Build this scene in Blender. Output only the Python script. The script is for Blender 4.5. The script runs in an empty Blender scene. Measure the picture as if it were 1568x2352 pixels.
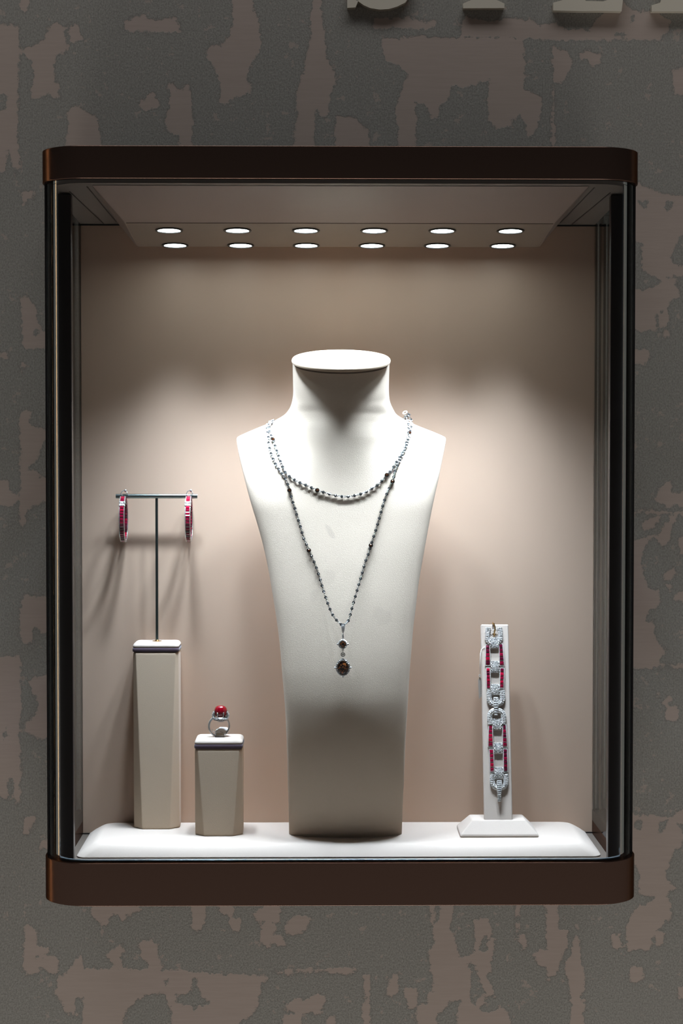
import bpy, math, random
from mathutils import Vector, Matrix
random.seed(7)
C = bpy.context.scene.collection
SC = bpy.context.scene

# ------------------------------------------------------------------ camera
F = 4400.0                                   # focal length in pixels of the 1568x2352 frame
CX, CD, YAW, PIT, ROLL = -0.0238, 1.878, 0.0129, 0.0315, 0.0003

def ray(px, py):
    u, v = px - 784.0, py - 1176.0
    c, s = math.cos(-ROLL), math.sin(-ROLL)
    u, v = u*c - v*s, u*s + v*c
    x, y, z = u/F, 1.0, -v/F
    c, s = math.cos(-PIT), math.sin(-PIT)
    y, z = y*c - z*s, y*s + z*c
    c, s = math.cos(-YAW), math.sin(-YAW)
    x, y = x*c - y*s, x*s + y*c
    return Vector((x, y, z))
CAM = Vector((CX, -CD, 0.0))
def at_y(px, py, Y):
    r = ray(px, py); return CAM + r*((Y + CD)/r.y)
def at_z(px, py, Z):
    r = ray(px, py); return CAM + r*(Z/r.z)

cd = bpy.data.cameras.new('camera')
cd.sensor_fit = 'VERTICAL'; cd.sensor_height = 36.0; cd.lens = 36.0*F/2352.0
cd.clip_start = 0.05; cd.clip_end = 50
cam = bpy.data.objects.new('camera', cd); C.objects.link(cam)
fw = ray(784, 1176).normalized()
rt = (ray(785, 1176) - ray(783, 1176)).normalized()
up = rt.cross(fw).normalized()
m3 = Matrix((rt, up, -fw)).transposed()
cam.matrix_world = Matrix.Translation(CAM) @ m3.to_4x4()
SC.camera = cam

# ------------------------------------------------------------------ colour management, world, lights
SC.view_settings.view_transform = 'Standard'
SC.view_settings.look = 'None'
SC.view_settings.exposure = 0.2
SC.view_settings.gamma = 1.0
SC.view_settings.use_curve_mapping = False
cy = SC.cycles
cy.use_denoising = True
cy.max_bounces = 10; cy.diffuse_bounces = 6; cy.glossy_bounces = 5
cy.transparent_max_bounces = 24; cy.transmission_bounces = 6
cy.sample_clamp_indirect = 3.0
cy.caustics_reflective = False; cy.caustics_refractive = False

w = bpy.data.worlds.new('World'); SC.world = w; w.use_nodes = True
nt = w.node_tree; nt.nodes.clear()
bg = nt.nodes.new('ShaderNodeBackground'); wo = nt.nodes.new('ShaderNodeOutputWorld')
tc = nt.nodes.new('ShaderNodeTexCoord'); sx = nt.nodes.new('ShaderNodeSeparateXYZ')
mr = nt.nodes.new('ShaderNodeMapRange'); mr.inputs[1].default_value = -1; mr.inputs[2].default_value = 1
cr = nt.nodes.new('ShaderNodeValToRGB')
cr.color_ramp.elements[0].color = (0.14, 0.122, 0.114, 1); cr.color_ramp.elements[0].position = 0.36
cr.color_ramp.elements[1].color = (0.012, 0.013, 0.014, 1); cr.color_ramp.elements[1].position = 0.57
nt.links.new(tc.outputs['Generated'], sx.inputs[0]); nt.links.new(sx.outputs[2], mr.inputs[0])
nt.links.new(mr.outputs[0], cr.inputs[0]); nt.links.new(cr.outputs[0], bg.inputs[0])
nt.links.new(bg.outputs[0], wo.inputs[0]); bg.inputs[1].default_value = 0.88

def area(name, loc, target, sx_, sy_, power, col, spread=math.pi):
    l = bpy.data.lights.new(name, 'AREA'); l.shape = 'RECTANGLE'; l.size = sx_; l.size_y = sy_
    l.energy = power; l.color = col; l.spread = spread
    o = bpy.data.objects.new(name, l); C.objects.link(o); o.location = loc
    d = Vector(target) - Vector(loc)
    o.rotation_euler = d.to_track_quat('-Z', 'Y').to_euler()
    return o
area('wall_fill_low', (0.2, -0.60, -2.30), (0.1, 0.28, -0.35), 2.4, 0.6, 20, (1.0, 0.96, 0.93))  # added unseen fill, brightens the lower wall from below
area('wall_fill_high', (0.0, -0.65, 2.40), (0, 0.28, 0.3), 2.4, 0.6, 17, (0.97, 0.97, 1.0))  # added unseen fill from above, steep so the case interior stays dim
area('corner_glint_light_left', (-0.84, -0.45, -0.07), (-0.82, 0.285, -0.07), 0.08, 1.3, 2.0, (1.0, 0.60, 0.31), math.radians(8))  # added out of view; its lit wall strip gives the bronze corners their highlight
area('corner_glint_light_right', (0.98, -0.45, -0.07), (0.96, 0.285, -0.07), 0.10, 1.3, 1.4, (1.0, 0.60, 0.31), math.radians(8))  # likewise added, for the weaker highlight on the right corners
LAMP_W = 5.1

# ------------------------------------------------------------------ helpers
def tag(o, label=None, cat=None, group=None, kind=None):
    if label: o['label'] = label
    if cat: o['category'] = cat
    if group: o['group'] = group
    if kind: o['kind'] = kind
    return o
def empty(name, loc, label, cat, group=None):
    o = bpy.data.objects.new(name, None); C.objects.link(o); o.location = loc
    o.empty_display_size = 0.02
    return tag(o, label, cat, group)

class MB:
    def __init__(s): s.v = []; s.f = []
    def add(s, vs, fs):
        n = len(s.v); s.v += [tuple(v) for v in vs]; s.f += [tuple(i+n for i in f) for f in fs]; return s
    def box(s, x0, x1, y0, y1, z0, z1, M=None):
        vs = [Vector(p) for p in ((x0,y0,z0),(x1,y0,z0),(x1,y1,z0),(x0,y1,z0),(x0,y0,z1),(x1,y0,z1),(x1,y1,z1),(x0,y1,z1))]
        if M: vs = [M @ v for v in vs]
        return s.add(vs, [(0,3,2,1),(4,5,6,7),(0,1,5,4),(1,2,6,5),(2,3,7,6),(3,0,4,7)])
    def loft(s, rings, cap=True, closed=True):
        n = len(rings[0]); vs = [p for r in rings for p in r]; fs = []
        for i in range(len(rings)-1):
            for j in range(n if closed else n-1):
                k = (j+1) % n
                fs.append((i*n+j, i*n+k, (i+1)*n+k, (i+1)*n+j))
        if cap:
            fs.append(tuple(range(n))[::-1]); fs.append(tuple((len(rings)-1)*n+j for j in range(n)))
        return s.add(vs, fs)
    def tube(s, pts, r, seg=8, cap=True):
        rings = []; pts = [Vector(p) for p in pts]; prev = None
        for i, p in enumerate(pts):
            t = (pts[min(i+1, len(pts)-1)] - pts[max(i-1, 0)])
            if t.length < 1e-9: t = Vector((0,0,1))
            t.normalize()
            if prev is None:
                a = Vector((0,0,1)) if abs(t.z) < 0.9 else Vector((1,0,0))
                nrm = t.cross(a).normalized()
            else:
                nrm = (prev - t*prev.dot(t)).normalized()
            prev = nrm; b = t.cross(nrm)
            rr = r[i] if isinstance(r, (list, tuple)) else r
            rings.append([p + (nrm*math.cos(2*math.pi*k/seg) + b*math.sin(2*math.pi*k/seg))*rr for k in range(seg)])
        return s.loft(rings, cap)
    def torus(s, c, X, Y, rx, ry, r, n=14, m=6):
        c, X, Y = Vector(c), Vector(X).normalized(), Vector(Y).normalized(); Z = X.cross(Y)
        vs = []; fs = []
        for i in range(n):
            a = 2*math.pi*i/n; ctr = c + X*rx*math.cos(a) + Y*ry*math.sin(a)
            out = (X*math.cos(a)*ry + Y*math.sin(a)*rx).normalized()
            for j in range(m):
                b = 2*math.pi*j/m; vs.append(ctr + out*r*math.cos(b) + Z*r*math.sin(b))
        for i in range(n):
            for j in range(m):
                fs.append((i*m+j, ((i+1)%n)*m+j, ((i+1)%n)*m+(j+1)%m, i*m+(j+1)%m))
        return s.add(vs, fs)
    def sphere(s, c, r, n=10, m=6, M=None):
        c = Vector(c); vs = []; fs = []
        for i in range(m+1):
            t = math.pi*i/m
            for j in range(n):
                a = 2*math.pi*j/n
                d = Vector((math.sin(t)*math.cos(a), math.sin(t)*math.sin(a), math.cos(t)))*r
                if M: d = M @ d
                vs.append(c + d)
        for i in range(m):
            for j in range(n):
                fs.append((i*n+j, (i+1)*n+j, (i+1)*n+(j+1)%n, i*n+(j+1)%n))
        return s.add(vs, fs)
    def gem(s, c, X, Y, Nn, rx, ry, h, n=8, table=0.55, depth=0.6):
        """brilliant: girdle, table towards Nn, pavilion behind"""
        c, X, Y, Nn = Vector(c), Vector(X), Vector(Y), Vector(Nn)
        ring = lambda k, hh, ph: [c + X*rx*k*math.cos(2*math.pi*(i+ph)/n) + Y*ry*k*math.sin(2*math.pi*(i+ph)/n) + Nn*hh for i in range(n)]
        R = [ring(0.12, -h*depth*1.6, 0), ring(1, 0, 0), ring(0.82, h*0.55, 0.5), ring(table, h, 0)]
        return s.loft(R, True)
    def build(s, name, mat, parent=None, smooth=False, bevel=0, seg=2, angle=0.6, loc=None):
        me = bpy.data.meshes.new(name); me.from_pydata(s.v, [], s.f); me.validate(); me.update()
        o = bpy.data.objects.new(name, me); C.objects.link(o); me.materials.append(mat)
        if smooth:
            for p in me.polygons: p.use_smooth = True
            if smooth == 'angle':
                try: me.set_sharp_from_angle(angle=angle)
                except Exception: pass
        if bevel:
            b = o.modifiers.new('bevel', 'BEVEL'); b.width = bevel; b.segments = seg; b.limit_method = 'ANGLE'; b.angle_limit = 0.5
            for p in me.polygons: p.use_smooth = True
            try: me.set_sharp_from_angle(angle=0.5)
            except Exception: pass
            wn = o.modifiers.new('wn', 'WEIGHTED_NORMAL'); wn.keep_sharp = False
        if parent is not None:
            o.parent = parent
            P = parent.matrix_world if False else None
            o.matrix_parent_inverse = Matrix.Translation(-world_loc(parent))
        return o
def world_loc(o):
    p = Vector(o.location)
    if o.parent is not None and o.type == 'MESH' and False: p += world_loc(o.parent)
    return p if o.parent is None else (Vector((0,0,0)) if o.type == 'MESH' else p)

def clone(o, parent, M, name=None):
    c = o.copy(); C.objects.link(c); c.parent = parent
    c.matrix_parent_inverse = Matrix.Translation(-world_loc(parent)); c.matrix_basis = M
    if name: c.name = name
    return c

# ---- materials
def mat(name, base, rough=0.5, metal=0.0, spec=0.5, **kw):
    m = bpy.data.materials.new(name); m.use_nodes = True
    b = m.node_tree.nodes['Principled BSDF']
    b.inputs['Base Color'].default_value = (*base, 1); b.inputs['Roughness'].default_value = rough
    b.inputs['Metallic'].default_value = metal
    b.inputs['Specular IOR Level'].default_value = spec
    for k, v in kw.items():
        k = k.replace('_', ' ')
        if k in b.inputs: b.inputs[k].default_value = v
    return m
def nodes(m): return m.node_tree, m.node_tree.nodes, m.node_tree.links, m.node_tree.nodes['Principled BSDF']
def add_noise_bump(m, scale, strength, dist=0.0005, detail=3, colvar=0.0, stretch=(1,1,1)):
    t, N, L, b = nodes(m)
    co = N.new('ShaderNodeTexCoord'); mp = N.new('ShaderNodeMapping'); mp.inputs['Scale'].default_value = stretch
    no = N.new('ShaderNodeTexNoise'); no.inputs['Scale'].default_value = scale; no.inputs['Detail'].default_value = detail
    bu = N.new('ShaderNodeBump'); bu.inputs['Strength'].default_value = strength; bu.inputs['Distance'].default_value = dist
    L.new(co.outputs['Object'], mp.inputs[0]); L.new(mp.outputs[0], no.inputs['Vector'])
    L.new(no.outputs['Fac'], bu.inputs['Height']); L.new(bu.outputs[0], b.inputs['Normal'])
    if colvar:
        base = tuple(b.inputs['Base Color'].default_value)
        mx = N.new('ShaderNodeMix'); mx.data_type = 'RGBA'
        mx.inputs[6].default_value = tuple(c*(1-colvar) for c in base[:3]) + (1,)
        mx.inputs[7].default_value = tuple(min(1, c*(1+colvar)) for c in base[:3]) + (1,)
        L.new(no.outputs['Fac'], mx.inputs[0]); L.new(mx.outputs[2], b.inputs['Base Color'])
    return m

M_SUEDE = add_noise_bump(mat('suede', (0.72, 0.575, 0.425), 0.9, spec=0.15, Sheen_Weight=0.15, Sheen_Roughness=0.5), 1900, 0.55, 0.0003, 4, 0.05)
M_PAD = add_noise_bump(mat('pad_suede', (0.62, 0.535, 0.465), 0.92, spec=0.1, Sheen_Weight=0.15), 1900, 0.4, 0.0003, 4, 0.05)
M_BACK = add_noise_bump(mat('back_panel_lacquer', (0.66, 0.49, 0.37), 0.42, spec=0.35), 60, 0.03, 0.0005, 2, 0.015, (1, 1, 0.15))
M_BOX = add_noise_bump(mat('light_box_paint', (0.40, 0.315, 0.275), 0.38, spec=0.45), 140, 0.05, 0.0004, 3, 0.04, (0.15, 1, 1))
M_CEIL = mat('ceiling_grey', (0.24, 0.215, 0.195), 0.42, spec=0.4)
M_FLOOR = mat('floor_taupe', (0.15, 0.125, 0.105), 0.35, spec=0.5)
M_BRONZE = mat('bronze_band', (0.24, 0.155, 0.12), 0.24, metal=0.95, spec=0.5, Specular_Tint=(0.25, 0.2, 0.18, 1))
M_BLACK = mat('black_frame', (0.012, 0.011, 0.011), 0.35, spec=0.4)
M_POST = mat('dark_post', (0.035, 0.027, 0.025), 0.38, metal=0.3)
M_RAIL = mat('glazing_rail', (0.30, 0.36, 0.40), 0.25, metal=0.7)
M_SILVER = mat('white_gold', (0.88, 0.88, 0.87), 0.22, metal=0.85)
M_SETTING = mat('pave_setting', (0.80, 0.77, 0.73), 0.28, metal=0.35)
M_CHAIN = mat('chain_white_gold', (0.60, 0.62, 0.63), 0.16, metal=1.0)
M_STEEL = mat('dark_steel', (0.10, 0.13, 0.13), 0.22, metal=0.9)
M_GOLD = mat('gold', (0.85, 0.55, 0.22), 0.2, metal=1.0)
M_DIA = mat('diamond', (0.93, 0.96, 1.0), 0.10, metal=0.25, spec=1.0, Coat_Weight=1.0, Coat_Roughness=0.02)
def scintillate(m, scale, dark, light, p0=0.15, p1=0.42):  # facet sparkle painted as light and dark cells in the base colour
    t, N, L, b = nodes(m)
    co = N.new('ShaderNodeTexCoord'); vo = N.new('ShaderNodeTexVoronoi'); vo.inputs['Scale'].default_value = scale
    sp = N.new('ShaderNodeSeparateColor'); rp_ = N.new('ShaderNodeValToRGB')
    rp_.color_ramp.elements[0].position = p0; rp_.color_ramp.elements[0].color = (*dark, 1)
    rp_.color_ramp.elements[1].position = p1; rp_.color_ramp.elements[1].color = (*light, 1)
    L.new(co.outputs['Object'], vo.inputs['Vector']); L.new(vo.outputs['Color'], sp.inputs[0])
    L.new(sp.outputs[0], rp_.inputs[0]); L.new(rp_.outputs[0], b.inputs['Base Color'])
M_SMALL = mat('small_diamond', (0.5, 0.5, 0.5), 0.06, metal=0.85, spec=1.0)
M_RUBY = mat('ruby', (0.25, 0.003, 0.03), 0.06, spec=1.0, Coat_Weight=1.0, Coat_Roughness=0.03)
M_RUBY2 = mat('ruby_bright', (0.42, 0.004, 0.035), 0.06, spec=1.0, Coat_Weight=1.0, Coat_Roughness=0.03)
M_RUBY3 = mat('ruby_dark', (0.10, 0.003, 0.02), 0.06, spec=1.0, Coat_Weight=1.0, Coat_Roughness=0.03)
M_CABO = mat('ruby_cabochon', (0.27, 0.001, 0.010), 0.12, spec=0.6, Coat_Weight=0.6, Coat_Roughness=0.02, Subsurface_Weight=0.0)
M_BROWN = mat('brown_diamond', (0.16, 0.06, 0.03), 0.05, spec=1.0, Coat_Weight=1.0, metal=0.35)
scintillate(M_DIA, 1500, (0.14, 0.16, 0.17), (0.98, 0.96, 0.93))
scintillate(M_SMALL, 900, (0.05, 0.06, 0.065), (0.75, 0.78, 0.80))
scintillate(M_BROWN, 800, (0.022, 0.008, 0.005), (0.55, 0.18, 0.05), 0.5, 0.95)
M_VIOLET = add_noise_bump(mat('violet_ribbon', (0.07, 0.045, 0.065), 0.6, spec=0.3, Sheen_Weight=0.25), 1500, 0.3, 0.0003)
M_WHITE = mat('white_plastic', (0.95, 0.94, 0.92), 0.4)
M_PAPER = mat('grey_paper', (0.50, 0.47, 0.43), 0.8)
M_INK = mat('ink', (0.06, 0.055, 0.05), 0.8)
M_LETTER = mat('letter_face', (0.78, 0.73, 0.60), 0.5, metal=0.1)

M_LENS = bpy.data.materials.new('lamp_lens'); M_LENS.use_nodes = True
t = M_LENS.node_tree; t.nodes.clear(); e = t.nodes.new('ShaderNodeEmission'); oo = t.nodes.new('ShaderNodeOutputMaterial')
e.inputs[0].default_value = (0.90, 0.98, 1.0, 1); e.inputs[1].default_value = 15.0; t.links.new(e.outputs[0], oo.inputs[0])

M_GLASS = bpy.data.materials.new('showcase_glass'); M_GLASS.use_nodes = True
t = M_GLASS.node_tree; t.nodes.clear()
oo = t.nodes.new('ShaderNodeOutputMaterial'); mx = t.nodes.new('ShaderNodeMixShader'); fr = t.nodes.new('ShaderNodeFresnel')
tr = t.nodes.new('ShaderNodeBsdfTransparent'); gl = t.nodes.new('ShaderNodeBsdfGlossy')
fr.inputs['IOR'].default_value = 1.16; tr.inputs[0].default_value = (0.972, 0.985, 0.983, 1)
gl.inputs['Roughness'].default_value = 0.0; gl.inputs[0].default_value = (0.9, 0.95, 0.97, 1)
t.links.new(fr.outputs[0], mx.inputs[0]); t.links.new(tr.outputs[0], mx.inputs[1]); t.links.new(gl.outputs[0], mx.inputs[2])
t.links.new(mx.outputs[0], oo.inputs[0])

# ------------------------------------------------------------------ room wall with worn wallpaper
WALL_Y = 0.287
POS = [
[(-60,58),(41,58),(42,200),(41,380),(36,400),(32,380),(28,360),(22,345),(14,345),(12,380),(8,392),(-60,385)],
[(57,115),(72,108),(102,95),(112,65),(130,55),(147,66),(150,95),(155,108),(148,120),(128,124),(124,150),(125,188),(136,195),(135,225),(118,225),(110,215),(95,222),(75,225),(68,205),(80,185),(78,170),(76,140),(62,132)],
[(160,55),(178,53),(184,90),(165,92)],
[(286,72),(288,50),(298,44),(318,38),(330,32),(340,44),(360,45),(368,48),(385,42),(398,40),(410,50),(418,66),(415,72)],
[(45,-40),(70,-40),(62,22),(50,22)],
[(140,400),(155,300),(158,265),(170,245),(185,250),(190,262),(218,265),(228,285),(232,310),(228,400)],
[(318,238),(350,215),(362,230),(360,250),(335,256)],
[(388,190),(398,192),(400,205),(418,205),(418,195),(434,195),(440,225),(440,400),(425,400),(412,310),(385,300),(378,270),(390,250),(392,215)],
[(535,-40),(575,-40),(582,25),(598,55),(595,115),(582,130),(572,150),(566,180),(575,205),(556,220),(535,222),(518,240),(505,235),(510,200),(502,180),(488,145),(476,125),(484,108),(505,108),(522,95),(532,70),(536,40)],
[(722,-40),(736,-40),(735,40),(745,80),(748,130),(768,165),(770,185),(755,215),(755,255),(740,270),(725,250),(720,290),(718,320),(728,400),(668,400),(678,320),(682,260),(680,215),(692,190),(698,150),(708,110),(715,60),(720,20)],
[(880,90),(960,88),(1000,88),(1100,90),(1200,88),(1202,160),(1200,205),(1225,213),(1240,225),(1238,265),(1225,300),(1215,320),(1208,300),(1205,270),(1190,260),(1170,290),(1140,292),(1125,270),(1120,230),(1130,190),(1125,180),(1100,185),(1080,195),(1060,200),(1035,195),(1030,220),(1010,240),(1005,270),(990,265),(975,240),(950,235),(955,270),(950,400),(912,400),(915,300),(912,250),(925,190),(940,170),(915,150),(885,140)],
[(860,45),(935,40),(970,50),(1000,48),(1000,62),(860,64)],
[(1063,40),(1095,42),(1130,50),(1155,45),(1200,48),(1240,60),(1270,55),(1285,60),(1300,68),(1355,70),(1365,45),(1430,5),(1450,25),(1510,28),(1535,50),(1530,75),(1510,90),(1400,92),(1270,88),(1160,85),(1063,80)],
[(1270,112),(1300,118),(1315,140),(1305,160),(1290,185),(1272,190)],
[(770,265),(805,270),(835,290),(848,300),(850,400),(770,400)],
[(1330,125),(1350,115),(1375,130),(1378,145),(1360,150),(1345,135),(1335,138)],
[(1268,190),(1272,190),(1272,400),(1268,400)],
[(1545,160),(1600,155),(1600,215),(1550,215)],
[(52,440),(80,442),(78,455),(64,455),(62,475),(52,472)],
[(53,680),(66,692),(82,706),(84,730),(92,755),(80,755),(74,765),(78,775),(98,765),(130,790),(90,800),(60,800),(54,790)],
[(-40,810),(14,812),(16,820),(-40,820)],
[(47,942),(72,945),(60,965),(62,972),(80,983),(102,986),(130,1000),(101,1010),(92,1040),(80,1055),(60,1065),(60,1080),(90,1085),(92,1098),(150,1100),(140,1140),(90,1155),(65,1172),(58,1185),(58,1205),(50,1208),(48,1170)],
[(-40,1100),(18,1103),(22,1125),(35,1135),(45,1132),(44,1145),(30,1155),(18,1160),(-40,1153)],
[(47,835),(56,835),(56,860),(48,860)],
[(50,1385),(56,1368),(150,1376),(150,1450),(95,1455),(90,1440),(76,1440),(72,1475),(60,1475),(48,1460),(48,1400)],
[(-60,1509),(44,1509),(48,1530),(46,1600),(44,1700),(44,1840),(38,1845),(34,1830),(16,1838),(0,1830),(-60,1820)],
[(62,1563),(90,1555),(150,1547),(150,1680),(90,1695),(60,1680),(55,1665),(75,1650),(88,1635),(88,1615),(82,1595),(72,1585)],
[(57,1882),(80,1880),(80,1892),(65,1896),(68,1912),(56,1915)],
[(95,1935),(140,1925),(140,1960),(88,1945)],
[(55,2118),(70,2128),(84,2142),(84,2165),(90,2178),(112,2180),(110,2190),(95,2192),(78,2192),(80,2205),(95,2200),(120,2198),(132,2200),(132,2225),(125,2235),(108,2235),(106,2225),(92,2222),(91,2236),(62,2236),(55,2225)],
[(163,2218),(172,2205),(186,2195),(192,2225),(400,2228),(420,2234),(480,2236),(540,2238),(615,2240),(618,2250),(598,2258),(595,2278),(590,2285),(590,2310),(580,2330),(550,2345),(540,2400),(195,2400),(190,2330),(168,2330),(155,2325),(145,2305),(135,2290),(122,2285),(128,2268),(135,2245),(155,2240)],
[(210,2060),(300,2060),(320,2092),(290,2100),(285,2115),(270,2100),(250,2105),(245,2128),(235,2120),(220,2110),(212,2098)],
[(248,2195),(258,2190),(275,2175),(280,2165),(283,2180),(272,2200),(275,2215),(282,2230),(255,2228),(262,2218)],
[(322,2165),(345,2160),(360,2175),(360,2200),(372,2215),(375,2228),(338,2228),(340,2208),(325,2200)],
[(440,2060),(470,2060),(468,2105),(468,2125),(452,2140),(442,2135)],
[(500,2060),(535,2092),(530,2100),(508,2098)],
[(525,2112),(552,2112),(548,2135),(535,2138)],
[(585,2095),(640,2060),(640,2115),(625,2120),(635,2135),(625,2145),(648,2150),(655,2170),(640,2172),(622,2165),(615,2175),(600,2160),(600,2130),(605,2120),(585,2112)],
[(655,2125),(670,2115),(680,2105),(712,2108),(705,2130),(690,2145),(660,2148)],
[(625,2230),(700,2225),(800,2224),(815,2228),(800,2234),(700,2234),(625,2236)],
[(655,2310),(680,2290),(700,2300),(730,2285),(748,2290),(745,2310),(735,2330),(715,2325),(680,2325),(660,2318)],
[(645,2400),(655,2335),(690,2330),(700,2400)],
[(750,2340),(765,2335),(775,2400),(745,2400)],
[(836,2240),(848,2240),(850,2400),(833,2400)],
[(900,2245),(910,2240),(910,2280),(890,2290),(885,2282)],
[(933,2270),(955,2272),(957,2310),(940,2320),(933,2300)],
[(988,2060),(1045,2060),(1035,2110),(1030,2130),(1040,2155),(1055,2200),(1070,2222),(1080,2235),(1078,2290),(1085,2310),(1100,2320),(1130,2325),(1150,2310),(1170,2330),(1168,2400),(960,2400),(955,2330),(965,2305),(985,2310),(980,2290),(995,2275),(995,2260),(998,2240),(988,2232),(986,2190),(998,2170),(998,2150),(990,2110)],
[(1088,2115),(1118,2112),(1125,2135),(1125,2155),(1135,2155),(1135,2185),(1125,2210),(1125,2230),(1110,2240),(1130,2275),(1132,2290),(1118,2280),(1105,2255),(1095,2225),(1090,2210),(1055,2208),(1055,2200),(1090,2195),(1092,2150)],
[(1095,2295),(1113,2285),(1115,2305),(1095,2315)],
[(1255,2060),(1278,2060),(1280,2138),(1303,2138),(1300,2175),(1290,2200),(1275,2235),(1260,2250),(1255,2220),(1235,2218),(1225,2195),(1235,2182),(1255,2182)],
[(1318,2150),(1328,2150),(1332,2200),(1335,2230),(1342,2260),(1340,2280),(1330,2290),(1342,2300),(1345,2320),(1335,2325),(1345,2400),(1305,2400),(1312,2300),(1310,2270),(1300,2230),(1300,2215),(1312,2190)],
[(1190,2150),(1205,2150),(1210,2175),(1200,2180)],
[(1186,2060),(1192,2060),(1190,2145),(1187,2140)],
[(1405,2150),(1420,2145),(1425,2165),(1432,2175),(1415,2180),(1405,2170)],
[(1455,2095),(1470,2085),(1500,2070),(1520,2072),(1530,2085),(1532,2105),(1520,2125),(1505,2135),(1492,2150),(1490,2180),(1440,2185),(1438,2150),(1440,2120)],
[(1505,2140),(1522,2140),(1525,2155),(1515,2175),(1505,2170)],
[(1448,2222),(1472,2220),(1478,2240),(1470,2255),(1455,2255),(1445,2240)],
[(1558,2270),(1600,2260),(1600,2295),(1562,2290)],
[(1430,1870),(1470,1872),(1500,1876),(1540,1878),(1568,1862),(1600,1860),(1600,1890),(1550,1890),(1568,1915),(1565,1940),(1545,1960),(1535,1985),(1525,2000),(1530,2025),(1545,2040),(1530,2055),(1500,2058),(1490,2062),(1470,2052),(1468,2030),(1470,2010),(1462,1990),(1430,1950)],
[(1500,2065),(1512,2055),(1535,2065),(1540,2110),(1530,2120),(1515,2100)],
[(1430,1325),(1485,1340),(1490,1355),(1512,1358),(1510,1385),(1500,1395),(1487,1398),(1485,1415),(1482,1425),(1490,1430),(1503,1428),(1503,1470),(1512,1482),(1522,1490),(1522,1500),(1512,1510),(1508,1525),(1568,1527),(1600,1533),(1500,1532),(1430,1532)],
[(1546,1375),(1560,1360),(1600,1350),(1600,1395),(1562,1380)],
[(1532,1345),(1540,1345),(1540,1358)],
[(1520,1610),(1535,1598),(1545,1605),(1530,1620),(1555,1622),(1555,1650),(1545,1655),(1532,1650),(1528,1625)],
[(1505,1600),(1515,1585),(1512,1600)],
[(1430,1173),(1490,1170),(1530,1176),(1600,1176),(1600,1180),(1535,1180),(1430,1178)],
[(1505,1150),(1515,1125),(1530,1115),(1538,1108),(1536,1135),(1600,1130),(1600,1165),(1550,1160),(1535,1165),(1510,1150)],
[(1492,1190),(1515,1185),(1510,1200),(1500,1212),(1480,1218),(1475,1205)],
[(1430,1250),(1480,1235),(1515,1225),(1530,1205),(1550,1178),(1555,1182),(1540,1215),(1535,1240),(1530,1250),(1520,1252),(1510,1240),(1500,1232),(1490,1245),(1475,1265),(1470,1290),(1475,1310),(1485,1340),(1430,1340)],
[(1530,1320),(1545,1305),(1545,1325),(1535,1335),(1525,1330)],
[(1562,1235),(1600,1225),(1600,1280),(1562,1270)],
[(1430,420),(1466,420),(1478,430),(1500,445),(1540,448),(1600,450),(1600,520),(1560,545),(1548,565),(1540,590),(1545,610),(1600,612),(1600,625),(1530,635),(1515,640),(1495,630),(1475,620),(1478,590),(1475,560),(1430,520)],
[(1430,665),(1485,668),(1515,650),(1530,640),(1545,640),(1555,670),(1558,680),(1535,685),(1530,705),(1512,715),(1505,730),(1502,755),(1430,760)],
[(1515,720),(1530,712),(1535,735),(1530,750),(1518,750)],
[(1430,800),(1482,805),(1488,820),(1482,835),(1430,835)],
[(1525,760),(1538,765),(1530,775)],
]
NEG = [
[(-10,215),(17,215),(15,245),(-10,265)],
[(1410,74),(1445,76),(1440,88),(1412,86)], [(1445,35),(1458,30),(1460,50),(1448,55)],
[(4,1680),(14,1668),(22,1690),(10,1705)], [(18,1780),(30,1785),(34,1812),(24,1838),(17,1850)],
[(300,2310),(310,2300),(335,2285),(345,2282),(380,2282),(383,2300),(395,2320),(400,2400),(280,2400),(285,2335)],
[(168,2300),(178,2290),(195,2287),(190,2330),(172,2330)],
[(438,2240),(452,2240),(455,2268),(465,2290),(480,2300),(485,2310),(455,2312),(445,2325),(440,2310),(405,2305),(400,2285),(438,2280)],
[(375,2255),(384,2250),(384,2266)],
[(996,2060),(1010,2060),(1012,2118),(1000,2120)],
[(1060,2298),(1035,2300),(1000,2335),(998,2400),(1040,2400)],
[(1112,2145),(1120,2150),(1118,2185),(1100,2185)],
[(1456,1885),(1475,1885),(1472,1910),(1456,1905)], [(1510,1885),(1532,1885),(1530,1900),(1518,1912),(1510,1915)],
[(1466,458),(1490,460),(1485,480),(1468,475)], [(1522,460),(1548,462),(1545,475),(1532,490),(1522,480)],
]
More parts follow.
